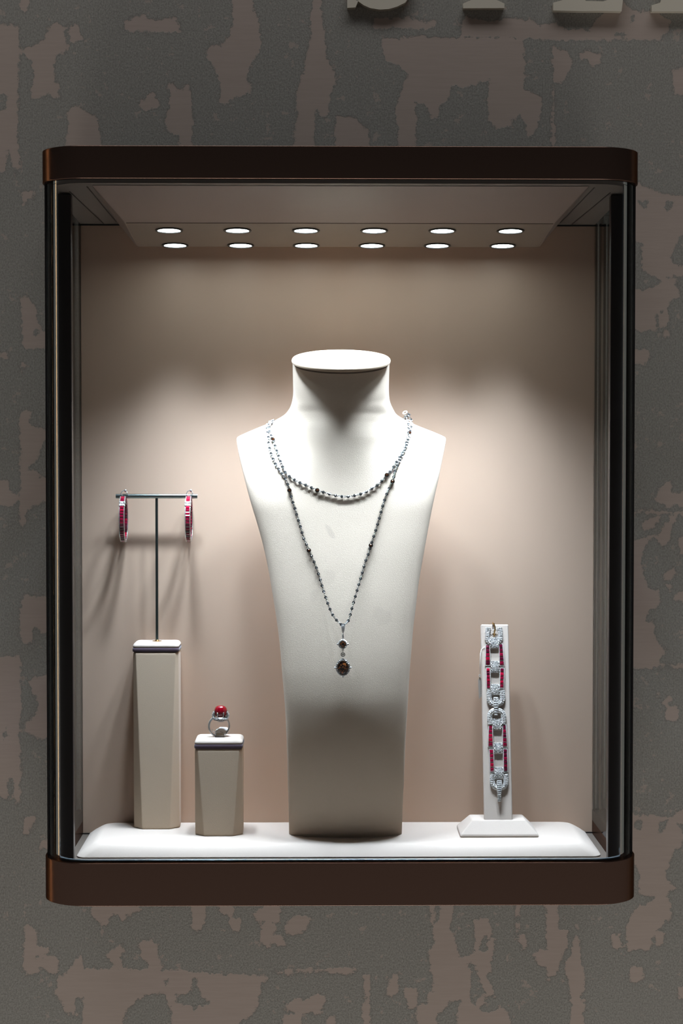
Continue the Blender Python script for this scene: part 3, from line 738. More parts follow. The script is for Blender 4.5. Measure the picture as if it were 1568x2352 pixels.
def back_of(path, n=4, at_end=True, dx=0.004):
    e_ = path[-1] if at_end else path[0]
    ext = [(e_[0] + Vector((dx*(k+1), 0.0045*(k+1), 0.0006 if k == 0 else -0.0012*(k*k))), Vector((0, -0.5, 0.86))) for k in range(n)]
    return path + ext if at_end else ext[::-1] + path
short = lay([(626,973),(618,985),(622,1000),(627,1011),(634,1030),(642,1052),(650,1074),(657,1088),(668,1097),(682,1106),(697,1112.5),(712,1119),(730,1127),(750,1133),(770,1138.5),(787,1141),(804,1140.5),(820,1137),(837,1131.5),(852,1123),(865,1115),(876,1105),(886,1093),(898,1080),(905,1068),(914,1055),(922,1040),(930,1022),(936,1000),(937,980),(934,962)])
short = back_of(short, at_end=True, dx=-0.001); short = back_of(short, at_end=False, dx=0.003)
longl = lay([(622,970),(614,984),(616,1003),(618,1024),(623,1043),(632,1064),(643,1082),(653,1096),(660,1109),(665,1126),(670,1145),(677,1166),(684,1190),(691,1212),(697,1235),(703,1248),(710,1265),(719,1285),(727,1305),(735,1330),(745,1364),(757,1398),(766,1416),(775,1427),(785,1436)], free=1330)
longl = back_of(longl, at_end=False, dx=0.003)
longr = lay([(789,1436),(798,1428),(803,1416),(809,1393),(820,1355),(830,1320),(838,1291),(846,1270),(851,1252),(858,1230),(866,1205),(873,1180),(880,1155),(889,1130),(900,1107),(906,1084),(913,1066),(921,1049),(930,1030),(938,1006),(943,985),(943,966),(938,955)], free=1330)
longr = back_of(longr, at_end=True, dx=-0.002)
BIG = {'s': [(627,1011),(730,1127),(886,1093)], 'l': [(665,1126),(710,1265)], 'r': [(851,1252),(900,1107),(937,997)]}
links = MB(); bead_n = 0
bezel0 = None; stone_data = {}
def bezel(p, n, tdir, r, big):
    """bezel-set stone: silver cup with gem; one mesh per part, shared"""
    global bezel0
    key = 'big' if big else 'small'
    if key not in stone_data:
        a = MB(); nn = 14; hh = 0.0011 if not big else 0.0016
        RR = r
        prof = [(0.55, -hh), (0.95, -hh*0.4), (1.0, hh*0.4), (0.94, hh*0.62), (0.76, hh*0.55), (0.70, hh*0.1)]
        a.loft([[(RR*k*math.cos(6.28318*j/nn), RR*k*math.sin(6.28318*j/nn), h) for j in range(nn)] for k, h in prof], True)
        g = MB(); g.gem((0, 0, hh*0.15), (1,0,0), (0,1,0), (0,0,1), RR*0.74, RR*0.74, hh*0.6)
        stone_data[key] = (a.build('bezel_cup', M_CHAIN, None, smooth='angle', angle=0.7), g.build('set_stone', M_BROWN if big else M_SMALL, None))
        if big: stone_data[key][1].name = 'brown_stone'; stone_data[key][1]['label'] = 'brown faceted stone'
        cup, st_ = stone_data[key]
        cup.parent = NECK; st_.parent = cup
        c_ = cup
    else:
        cup, st_ = stone_data[key]
        c_ = cup.copy(); C.objects.link(c_); s2 = st_.copy(); C.objects.link(s2); s2.parent = c_
        c_.parent = NECK
    Z_ = n; X2 = (tdir - Z_*tdir.dot(Z_)).normalized(); Y2 = Z_.cross(X2)
    c_.matrix_parent_inverse = Matrix.Translation(-Vector(NECK.location))
    c_.matrix_basis = Matrix.Translation(p) @ Matrix((X2, Y2, Z_)).transposed().to_4x4()
def chain(path, bigs):
    STEP = 0.0068; rs = resample(path, STEP/4); bp = [bust_surface(*q)[0] for q in bigs]
    used = set(); bigidx = set()
    for q in bp:
        i = min(range(len(rs)), key=lambda k: (rs[k][0]-q).length); bigidx.add(i)
    for i, (p, n) in enumerate(rs):
        tdir = (rs[min(i+1, len(rs)-1)][0] - rs[max(i-1, 0)][0]).normalized()
        near_big = min([abs(i-b_) for b_ in bigidx] + [99])
        if near_big == 0: bezel(p, n, tdir, 0.0025, True); continue
        if near_big == 1: 
            continue
        if i % 4 == 0 and near_big > 1: bezel(p, n, tdir, 0.00172, False); continue
        # small oval links, alternating flat and on edge
        Z_ = n; X2 = (tdir - Z_*tdir.dot(Z_)).normalized(); Y2 = Z_.cross(X2)
        if i % 2: Y2 = (Y2*0.35 + Z_*0.94).normalized()
        links.torus(p, X2, Y2, 0.00115, 0.00075, 0.00030, 10, 5)
chain(short, BIG['s']); chain(longl, BIG['l']); chain(longr, BIG['r'])
for b_ in range(0): pass
o = links.build('chain_links', M_CHAIN, NECK, smooth=True); o['kind'] = 'stuff'
# clasp on the right shoulder
cp, cn = bust_surface(932, 954)
mb = MB(); mb.torus(cp + Vector((-0.001, 0.001, 0.003)), (1, 0, 0.3), (0, 0.6, 0.8), 0.0024, 0.0018, 0.0006); mb.box(-0.0018, 0.0022, -0.001, 0.001, -0.0007, 0.0007, Matrix.Translation(cp + Vector((0.003, 0, 0.0015))) @ Matrix.Rotation(0.5, 4, 'Y'))
mb.build('clasp', M_SILVER, NECK, smooth='angle')

def P(px, py, Y=None): return at_y(px, py, PEND_Y if Y is None else Y)
PX = (CD+PEND_Y)/F                       # metres per pixel at the drop
Xv, Zv, Nv = Vector((1,0,0)), Vector((0,0,1)), Vector((0,-1,0))
mb = MB(); c_ = P(787.5, 1445)
bail = [(c_ + Vector((0, -0.0006, 10.5*PX*0.9))), c_ + Vector((0, -0.0018, 5*PX)), c_ + Vector((0, -0.0016, -4*PX)), c_ + Vector((0, -0.0004, -10*PX))]
for k in range(len(bail)-1):
    pass
mb.loft([[p + Vector((sx_*wd, sy_*0.0006, 0)) for sx_, sy_ in ((-1,-1),(1,-1),(1,1),(-1,1))] for p, wd in zip(bail, (0.0018, 0.0018, 0.0014, 0.0005))], True)
mb.loft([[p + Vector((sx_*wd, 0.0026 + sy_*0.0004, 0)) for sx_, sy_ in ((-1,-1),(1,-1),(1,1),(-1,1))] for p, wd in zip(bail, (0.0016, 0.0016, 0.0010, 0.0004))], True)
for k in range(7): mb.gem(c_ + Vector((0, -0.0024, (8-2.4*k)*PX)), Xv, Zv, Nv, 0.0009, 0.0009, 0.0005)
mb.build('bail', M_SILVER, NECK, smooth='angle')
mb = MB(); mb.sphere(P(787, 1457.5), 0.0011); mb.box(*[v for v in (-0.0008, 0.0008, -0.0005, 0.0005, -0.0022, 0.0022)], Matrix.Translation(P(787.3, 1463)))
mb.torus(P(787.3, 1493.5), Xv, Zv, 0.0008, 0.0012, 0.0003); mb.torus(P(787.3, 1498), Zv, Nv, 0.0014, 0.0010, 0.0003); mb.torus(P(787.3, 1503.5), Xv, Zv, 0.0020, 0.0020, 0.0006, 16, 6); mb.sphere(P(787.3, 1503.5), 0.0012)
mb.build('connector_link', M_SILVER, NECK, smooth=True)
def halo(cpx, cpy, rx, ry, sx_, sy_, ng, name):
    c_ = P(cpx, cpy)
    h = MB(); n = 40
    def rg(kx, ky, hh, pt=0.0): return [c_ + Xv*(kx*math.cos(6.28318*j/n)) + Zv*(ky*math.sin(6.28318*j/n)*(1 + pt*abs(math.sin(6.28318*j/n))**6)) + Nv*hh for j in range(n)]
    h.loft([rg(rx*.8, ry*.8, -0.0014), rg(rx*0.97, ry*0.97, -0.0008, .06), rg(rx, ry, 0.0, .08), rg(rx*0.93, ry*0.93, 0.0006, .06), rg(sx_*1.02, sy_*1.02, 0.0004), rg(sx_, sy_, -0.0010)], True)
    plate = h.build(name, M_SILVER, NECK, smooth='angle', angle=0.7)
    g = MB()
    for j in range(ng):
        a = 6.28318*j/ng; kx, ky = (rx+sx_)/2, (ry+sy_)/2
        g.gem(c_ + Xv*kx*math.cos(a) + Zv*ky*math.sin(a) + Nv*0.0006, Xv, Zv, Nv, (rx-sx_)*0.47, (ry-sy_)*0.42, 0.0006, 7)
    for a in (0, math.pi): g.gem(c_ + Xv*rx*1.06*math.cos(a) + Nv*0.0002, Xv, Zv, Nv, (rx-sx_)*0.5, (rx-sx_)*0.5, 0.0008, 7)
    for a in (math.pi/2, -math.pi/2): g.gem(c_ + Zv*ry*1.10*math.sin(a) + Nv*0.0002, Xv, Zv, Nv, (rx-sx_)*0.32, (rx-sx_)*0.5, 0.0008, 6)
    og = g.build('halo_diamonds', M_DIA, None); og.parent = plate
    s_ = MB(); n2 = 16
    Rr = lambda k, hh, ph: [c_ + Xv*sx_*k*math.cos(6.28318*(j+ph)/n2) + Zv*sy_*k*math.sin(6.28318*(j+ph)/n2) + Nv*hh for j in range(n2)]
    s_.loft([Rr(.98, 0.0002, 0), Rr(.96, 0.0006, 0), Rr(.76, 0.0013, .5), Rr(.52, 0.0017, 0)], True)
    os_ = s_.build('brown_stone', M_BROWN, None); os_.parent = plate
    pr = MB()
    for a in (0.8, 2.34, 3.94, 5.48): pr.sphere(c_ + Xv*sx_*0.97*math.cos(a) + Zv*sy_*0.97*math.sin(a) + Nv*0.0010, 0.00045, 8, 5)
    op = pr.build('claws', M_SILVER, None, smooth=True); op.parent = plate
halo(787, 1479.5, 11.2*PX, 11.0*PX, 6.8*PX, 6.8*PX, 16, 'round_halo')
halo(787.3, 1533.5, 17*PX, 19.5*PX, 12.6*PX, 15.2*PX, 24, 'oval_halo')

# ------------------------------------------------------------------ display pillars
def chamfer_ring(cx, cy, hx, hy, c, z):
    return [Vector((cx+a, cy+b_, z)) for a, b_ in ((-hx+c,-hy),(hx-c,-hy),(hx,-hy+c),(hx,hy-c),(hx-c,hy),(-hx+c,hy),(-hx,hy-c),(-hx,-hy+c))]
def pillar(pxl, pxr, pybot, pylid, label, dep):
    p0 = at_z((pxl+pxr)/2, pybot, PADZ); yf = p0.y
    xl, xr = at_y(pxl, (pybot+pylid)/2, yf).x, at_y(pxr, (pybot+pylid)/2, yf).x
    cx, hx, hy = (xl+xr)/2, (xr-xl)/2, dep/2; cy_ = yf + hy
    zlb = at_y(cx, pylid, yf).z                      # lower edge of the lid
    e_ = empty('display_pillar', (cx, cy_, PADZ), label, 'display pillar', 'suede jewellery pillars on the pad')
    zt = zlb - 0.0048
    m_ = MB(); m_.loft([chamfer_ring(cx, cy_, hx-0.0006, hy-0.0003, 0.0105, PADZ), chamfer_ring(cx, cy_, hx-0.0003, hy, 0.0098, PADZ+0.002), chamfer_ring(cx, cy_, hx-0.0004, hy, 0.0032, zt-0.004), chamfer_ring(cx, cy_, hx-0.0008, hy-0.0004, 0.0030, zt-0.001), chamfer_ring(cx, cy_, hx-0.0022, hy-0.002, 0.003, zt)], True)
    m_.build('body', M_SUEDE, e_, bevel=0.0012, seg=3)
    m_ = MB(); m_.loft([rrect(cx, cy_, hx-0.0004, hy-0.0003, 0.003, zt), rrect(cx, cy_, hx+0.0001, hy+0.0002, 0.003, zt+0.0012), rrect(cx, cy_, hx+0.0001, hy+0.0002, 0.003, zt+0.0034), rrect(cx, cy_, hx-0.0003, hy-0.0003, 0.003, zlb-0.0004)], True)
    m_.build('ribbon_trim', M_VIOLET, e_, smooth='angle')
    zt2 = zlb + 0.0052
    m_ = MB(); m_.loft([rrect(cx, cy_, hx-0.001, hy-0.001, 0.004, zlb-0.0004), rrect(cx, cy_, hx-0.0002, hy-0.0002, 0.0045, zlb+0.0006), rrect(cx, cy_, hx-0.0002, hy-0.0002, 0.005, zlb+0.0020), rrect(cx, cy_, hx-0.0014, hy-0.0013, 0.005, zlb+0.0040), rrect(cx, cy_, hx-0.0034, hy-0.0030, 0.004, zt2-0.0002), rrect(cx, cy_, hx-0.0065, hy-0.006, 0.003, zt2)], True)
    m_.build('lid', M_PAD, e_, smooth='angle', angle=1.0)
    return cx, cy_, zt2, hx, hy
def at_y2(px, py, Y): return at_y(px, py, Y)
c1 = pillar(304.5, 411, 1905, 1488, 'tall suede pillar with violet ribbon, carrying the earring bar', 0.041)
c2 = pillar(446, 557, 1921, 1710.5, 'short suede pillar with violet ribbon, carrying the ring', 0.046)

# ------------------------------------------------------------------ earring bar
cx1, cy1, zt1, _, _ = c1
BY = cy1
bl, br = at_y(266, 1140, BY), at_y(453, 1139.5, BY)
bz = (bl.z+br.z)/2; rodx = at_y(360, 1300, BY).x
EST = empty('earring_stand', (rodx, BY, zt1), 'slim dark metal T-bar holding the two hoop earrings', 'earring stand')
mb = MB(); mb.tube([(rodx, BY, zt1-0.0008), (rodx, BY, bz)], 0.00155, 14); mb.build('rod', M_STEEL, EST, smooth='angle')
mb = MB(); mb.tube([(bl.x, BY, bz), (br.x, BY, bz)], 0.0026, 16); mb.build('crossbar', mat('bar_steel', (0.35, 0.42, 0.42), 0.22, metal=1.0), EST, smooth='angle', bevel=0)
mb = MB(); mb.tube([(rodx, BY, zt1-0.0006), (rodx, BY, zt1+0.0005)], 0.0052, 20); mb.tube([(rodx, BY, zt1+0.0004), (rodx, BY, zt1+0.0018)], [0.0026, 0.0017], 16)
mb.build('base_plate', M_GOLD, EST, smooth='angle')

# ------------------------------------------------------------------ hoop earrings
def hoop(xc, label, ztop, yc):
    A, Bv = 0.0215, 0.0248; zc = ztop - Bv; hw = 0.0026; th = 0.0011
    e_ = empty('hoop_earring', (xc, yc, zc-Bv), label, 'earring', 'pair of ruby hoop earrings on the bar')
    def pt(a, rad, x): return Vector((xc + x, yc - (A+rad)*math.cos(a), zc + (Bv+rad)*math.sin(a)))
    a0, a1 = math.radians(84), math.radians(84-352); n = 72
    for s in (-1, 1):
        m_ = MB(); rg = []
        for i in range(n+1):
            a = a0 + (a1-a0)*i/n
            rg.append([pt(a, -th, s*hw - 0.00045), pt(a, th, s*hw - 0.00045), pt(a, th, s*hw + 0.00045), pt(a, -th, s*hw + 0.00045)])
        m_.loft(rg, True); m_.build('rail', M_SILVER, e_, smooth='angle', angle=0.7)
    m_ = MB(); rg = []
    for i in range(n+1):
        a = a0 + (a1-a0)*i/n
        rg.append([pt(a, -th*0.5, -hw), pt(a, th*0.5, -hw), pt(a, th*0.5, hw), pt(a, -th*0.5, hw)])
    m_.loft(rg, True); m_.build('gallery', M_RUBY3, e_)
    ns = 44; rnd = random.Random(int(abs(xc)*1e4))
    for i in range(ns):
        aa = a0 + (a1-a0)*(i+0.08)/ns; ab = a0 + (a1-a0)*(i+0.92)/ns
        deg = math.degrees((aa+ab)/2)
        white = (38 < deg < 54) or (-234 < deg < -218)
        m_ = MB()
        # step-cut stone showing on both the outer and the inner face
        rg = []
        for rad, kx, sh2 in ((-th*1.15, 0.55, 0.25), (-th*0.8, 0.86, 0.0), (th*0.8, 0.86, 0.0), (th*1.15, 0.55, 0.25)):
            b0, b1 = aa+(ab-aa)*sh2, ab-(ab-aa)*sh2
            rg.append([pt(b0, rad, -hw*kx), pt(b0, rad, hw*kx), pt(b1, rad, hw*kx), pt(b1, rad, -hw*kx)])
        m_.loft(rg, True)
        m_.build('diamond' if white else 'ruby', M_DIA if white else rnd.choice((M_RUBY, M_RUBY, M_RUBY2, M_RUBY3)), e_)
    m_ = MB()
    for k, s in ((46, -1), (46, 1), (36, -1), (36, 1)):
        m_.sphere(pt(math.radians(k), th*1.2, s*hw), 0.0011, 8, 5)
    m_.sphere(pt(math.radians(202-360), th*2.6, 0.0004), 0.0013, 10, 6); m_.build('diamond_stud', M_DIA, e_, smooth=False)
    m_ = MB(); wp = []
    for i in range(13):
        a = math.pi*i/12
        wp.append(Vector((xc + 0.0012 - 0.0035*math.cos(a)*1.0, yc - 0.0035 + 0.0015*math.sin(a), bz + 0.0022 + 0.0042*math.sin(a))))
    m_.tube(wp, 0.00055, 8); m_.sphere(Vector((xc + 0.0026, yc-0.0032, bz+0.0062)), 0.0017, 12, 8)
    m_.tube([Vector((xc-0.0023, yc-0.0035, bz+0.0025)), pt(a0, 0, -0.001)], 0.00055, 6)
    m_.build('ear_clip', M_SILVER, e_, smooth=True)
HY = cy1 + 0.0003
xe1, xe2 = at_y(279, 1190, HY-0.0215).x, at_y(430.5, 1190, HY-0.0215).x
ez = at_y(280, 1141, HY-0.005).z
hoop(xe1, 'ruby channel-set hoop earring hanging at the free left end of the bar', ez, HY)
hoop(xe2, 'ruby channel-set hoop earring nearer the necklace bust', ez, HY)

# ------------------------------------------------------------------ ring and its clip
cx2, cy2, zt2, _, _ = c2
RY = cy2 - 0.002
S2 = (CD+RY)/F
rc = at_y(503, 1667.5, RY)
RING = empty('gemstone_ring', (rc.x, RY, rc.z-0.012), 'white gold ring with domed red gemstone and diamond shoulders, standing upright', 'ring')
yw = Matrix.Rotation(math.radians(12), 3, 'Z')
def rp(x, y, z): return Vector((rc.x, RY, rc.z)) + yw @ Vector((x, y, z))
mb = MB(); rg = []; n = 56
for i in range(n+1):
    a = math.radians(62) - (math.radians(304))*i/n
    k = abs(math.cos((a+math.pi/2)/2)) # bottom = 1
    hw = 0.0013 + 0.0016*(1-k)**1.2; th = 0.0011 + 0.0004*(1-k)
    cx_, cz2 = 0.0113*math.cos(a), 0.0113*math.sin(a)
    o_ = Vector((math.cos(a), 0, math.sin(a)))
    rg.append([rp(cx_, 0, cz2) + yw @ (o_*th*math.cos(q) + Vector((0, hw*math.sin(q), 0))) for q in [6.28318*j/10 for j in range(10)]])
mb.loft(rg, True); mb.build('shank', M_SILVER, RING, smooth=True)
gc = at_y(506.5, 1634, RY)
gy, gz_ = gc.x - rc.x, gc.z - rc.z
# cradle
mb = MB(); n = 24
def cradle(k, z, ky=None): return [Vector((gc.x + k*math.cos(6.28318*j/n), RY + (ky or k*0.92)*math.sin(6.28318*j/n), z)) for j in range(n)]
zb = gc.z - 24*S2
mb.loft([cradle(0.0032, zb, 0.003), cradle(0.0050, zb+0.0010), cradle(0.0068, zb+0.0028), cradle(0.0074, zb+0.0046), cradle(0.0066, zb+0.0052), cradle(0.0050, zb+0.0046)], True)
mb.build('cradle', M_SILVER, RING, smooth='angle', angle=0.7)
mb = MB()
for s in (-1, 1):
    for i in range(7):
        for j in (-1, 0, 1):
            zz = gc.z - 9*S2 + (i-3)*0.00125; xo = 0.0082 + 0.0006*math.cos((i-3)*0.5) - 0.0002*abs(i-3)**1.5*0.6
            c_ = Vector((gc.x + s*xo, RY + j*0.0016 - 0.001, zz)); Nn = Vector((s*0.75, -0.65, 0.15)).normalized(); X2 = Vector((0,0,1)).cross(Nn).normalized()
            mb.gem(c_, X2, Nn.cross(X2), Nn, 0.0010, 0.0008, 0.0006, 7)
for i in range(16):
    a = math.pi + math.pi*(i+0.5)/16
    Nn = Vector((math.cos(a), math.sin(a), 0.2)).normalized(); X2 = Vector((0,0,1)).cross(Nn).normalized()
    for hz in (0.0036, 0.0022): mb.gem(Vector((gc.x + 0.0073*math.cos(a)*(1 if hz > .003 else .9), RY + 0.0067*math.sin(a)*(1 if hz > .003 else .9), zb+hz)), X2, Nn.cross(X2), Nn, 0.0008, 0.0007, 0.0006, 7)
mb.build('shoulder_diamonds', M_DIA, RING)
mb = MB()
for s in (-1, 1):
    mb.loft([[Vector((gc.x + s*(0.0068+dx_), RY + dy_, z_)) for dx_, dy_ in ((0,-0.0032),(0.0014*kk,-0.0028),(0.0014*kk,0.0028),(0,0.0032))] for z_, kk in ((gc.z-0.0092, 0.6), (gc.z-0.006, 1.0), (gc.z-0.002, 1.0), (gc.z+0.0006, 0.4))], True)
mb.build('shoulder_plate', M_SILVER, RING, smooth='angle')
# fluted cabochon
mb = MB(); n = 48; rg = []
for i in range(15):
    t_ = math.pi*(0.02 + 0.80*i/14); rr_ = 0.0069*math.sin(t_)**0.72; zz = gc.z + 0.0066*math.cos(t_)
    rg.append([Vector((gc.x + rr_*(1+0.045*math.cos(12*6.28318*j/n))*math.cos(6.28318*j/n), RY + rr_*0.92*(1+0.045*math.cos(12*6.28318*j/n))*math.sin(6.28318*j/n), zz)) for j in range(n)])
mb.loft(rg, True); mb.build('ruby_cabochon', M_CABO, RING, smooth=True)
mb = MB()
for a in (-2.05, -1.1, 0.4, 2.7, 1.2, 2.0, -2.95, -0.2):
    d = Vector((math.cos(a), 0.92*math.sin(a), 0))
    b0 = Vector((gc.x, RY, zb+0.0044)) + d*0.0066; b1 = Vector((gc.x, RY, gc.z-0.0030)) + d*0.0072; b2 = Vector((gc.x, RY, gc.z-0.0012)) + d*0.0069
    mb.tube([b0, b1, b2], 0.00042, 7); mb.sphere(b2, 0.00062, 8, 5)
mb.build('claws', M_SILVER, RING, smooth=True)

clip0 = at_y(507, 1690, RY)
CLIP = empty('ring_clip', (clip0.x, RY, zt2), 'small white ring clip pressed in the slot of the short pillar', 'ring clip')
mb = MB(); zc_ = zt2
prof = [(-15, 1689), (-13, 1679), (-6, 1676.5), (-4, 1674), (12, 1674.5), (17, 1677), (12, 1683), (10, 1690), (-2, 1691)]
pts = [at_y(507+a, b_, RY-0.004) for a, b_ in prof]
zm_ = min(p.z for p in pts); pts = [Vector((p.x, p.y + (p.z-zm_)*1.5, p.z)) for p in pts]
mb.loft([pts, [Vector((p.x, max(RY+0.006, p.y+0.0015), p.z+0.0003)) for p in pts]], True); mb.build('clip_tongue', M_WHITE, CLIP, bevel=0.0006)
mb = MB(); mb.box(-0.0052, 0.0052, -0.0030, 0.0030, zt2-0.0005, zt2+0.0003, Matrix.Translation((clip0.x-0.001, RY-0.002, 0))); mb.build('slot', M_BLACK, CLIP)
mb = MB(); mb.box(-0.0046, 0.0046, -0.0020, 0.0020, zt2, zt2+0.0040, Matrix.Translation((clip0.x-0.0005, RY-0.001, 0))); mb.build('clip_foot', mat('clip_tan', (0.45, 0.36, 0.26), 0.5), CLIP, bevel=0.0003)
M_CLEAR = mat('clear_plastic', (0.85, 0.85, 0.84), 0.1, spec=0.8, Alpha=0.55)
mb = MB(); sp_ = [at_y(a, b_, RY-0.0035) for a, b_ in ((486, 1675), (489, 1680), (495, 1683), (505, 1681), (512, 1684), (516, 1690), (520, 1695))]
mb.loft([[p + Vector((0, 0, -0.0003)), p + Vector((0, 0, 0.0003)), p + Vector((0, 0.003, 0.0003)), p + Vector((0, 0.003, -0.0003))] for p in sp_], True); mb.build('clear_strap', M_CLEAR, CLIP)

# ------------------------------------------------------------------ bracelet stand
SF = at_z(1147, 1924, PADZ).y
bx0, bx1 = at_y(1057, 1921, SF).x, at_y(1237, 1921, SF).x
STAND = empty('bracelet_stand', ((bx0+bx1)/2, SF+0.03, PADZ), 'white suede bracelet stand with wedge foot and leaning upright', 'bracelet stand')
H = 0.0168; ins = 0.0135
mb = MB(); mb.loft([[Vector((bx0, SF, PADZ)), Vector((bx1, SF, PADZ)), Vector((bx1, SF+0.056, PADZ)), Vector((bx0, SF+0.056, PADZ))],
                    [Vector((bx0, SF, PADZ+0.0030)), Vector((bx1, SF, PADZ+0.0030)), Vector((bx1, SF+0.056, PADZ+0.0030)), Vector((bx0, SF+0.056, PADZ+0.0030))],
                    [Vector((bx0+ins, SF+0.0125, PADZ+H)), Vector((bx1-ins, SF+0.0125, PADZ+H)), Vector((bx1-ins, SF+0.046, PADZ+H)), Vector((bx0+ins, SF+0.046, PADZ+H))]], True)
mb.build('foot', M_PAD, STAND, bevel=0.0014, seg=3)
UB = at_y(1144.5, 1887, SF+0.0135); UT = at_y(1135.5, 1434, SF+0.0135+0.050)
UX = Vector((1, 0, 0)); UZ = (UT-UB); UL = UZ.length; UZ.normalize(); UN = UX.cross(UZ).normalized()   # UN faces the viewer
if UN.y > 0: UN = -UN
UX = (at_y(1177, 1887, UB.y) - at_y(1112, 1887, UB.y)); HWU = UX.length/2; UX.normalize()
MU = Matrix((UX, -UN, UZ)).transposed().to_4x4(); MU = Matrix.Translation(UB) @ MU    # local x right, y back, z up the plank
mb = MB(); mb.box(-HWU, HWU, 0.0, 0.0075, 0.0004, UL, MU); mb.build('upright', M_PAD, STAND, bevel=0.0016, seg=3)
def up(px, py, h=0.0):
    """point h above the upright's face where pixel (px, py) meets it"""
    r = ray(px, py); t_ = ((UB + UN*h) - CAM).dot(UN)/r.dot(UN); return CAM + r*t_
K = 65.0/(2*HWU); U = 1/K      # metres per pixel on the plank

# gold hook
HOOK = MB(); hk = [up(1133, 1437, 0.001), up(1131.5, 1432.5, 0.0022), up(1133.5, 1432, 0.0040), up(1136, 1440, 0.0052), up(1136.5, 1447, 0.0050), up(1134.8, 1453, 0.0030), up(1134.5, 1462, 0.0012)]
hk = [Vector((up(1132, 1436, 0).x, up(1132, 1436, 0).y+0.004, up(1132, 1434).z+0.0014))] + hk[1:]
HOOK.tube(hk, 0.00085, 8); HOOK.box(-0.0022, 0.0022, -0.0005, 0.0005, -0.0006, 0.0006, Matrix.Translation(up(1134.7, 1456.5, 0.0018)))
HOOK.build('hook', M_GOLD, STAND, smooth='angle')

# ------------------------------------------------------------------ bracelet
BR = empty('bracelet', tuple(up(1140, 1640, 0.002)), 'ruby and diamond buckle-link bracelet hanging down the white stand', 'bracelet')
rnd = random.Random(11)
def pave_pts(mb, inside, x0, x1, y0, y1, h, step=3.5, r=1.95):
    yy = y0; row = 0
    while yy <= y1:
        xx = x0 + (step/2 if row % 2 else 0)
        while xx <= x1:
            if inside(xx, yy):
                hh = h(xx, yy) if callable(h) else h
                tilt = Vector((rnd.uniform(-.3, .3), 0, rnd.uniform(-.3, .3)))
                Nn = (UN + tilt).normalized(); X2 = Nn.cross(UZ).normalized(); Z2 = X2.cross(Nn)
                mb.gem(up(xx, yy, hh), X2, Z2, Nn, r*U, r*U, 0.0006, 6, 0.5)
            xx += step
        yy += step*0.87; row += 1
def plate_poly(mb, poly, h0, h1):
    mb.loft([[up(a, b_, h0) for a, b_ in poly], [up(a, b_, h1) for a, b_ in poly]], True)
def block(x0, x1, y0, y1, h=0.0034):
    """domed pave block"""
    m_ = MB(); rg = []
    for i in range(9):
        t_ = i/8; yy = y0 + (y1-y0)*t_; hh = h*(0.35 + 0.65*math.sin(math.pi*(0.12+0.76*t_)))
        rg.append([up(x0, yy, 0.0003), up(x0, yy, hh-0.0004), up((x0+x1)/2, yy, hh), up(x1, yy, hh-0.0004), up(x1, yy, 0.0003)])
    m_.loft(rg, True); pb = m_.build('pave_block', M_SETTING, BR, smooth='angle')
    g = MB(); pave_pts(g, lambda a, b_: True, x0+1.8, x1-1.2, y0+1.5, y1-1.5, lambda a, b_: h*(0.35+0.65*math.sin(math.pi*(0.12+0.76*(b_-y0)/(y1-y0)))))
    go = g.build('pave_diamonds', M_DIA, None); go.parent = pb
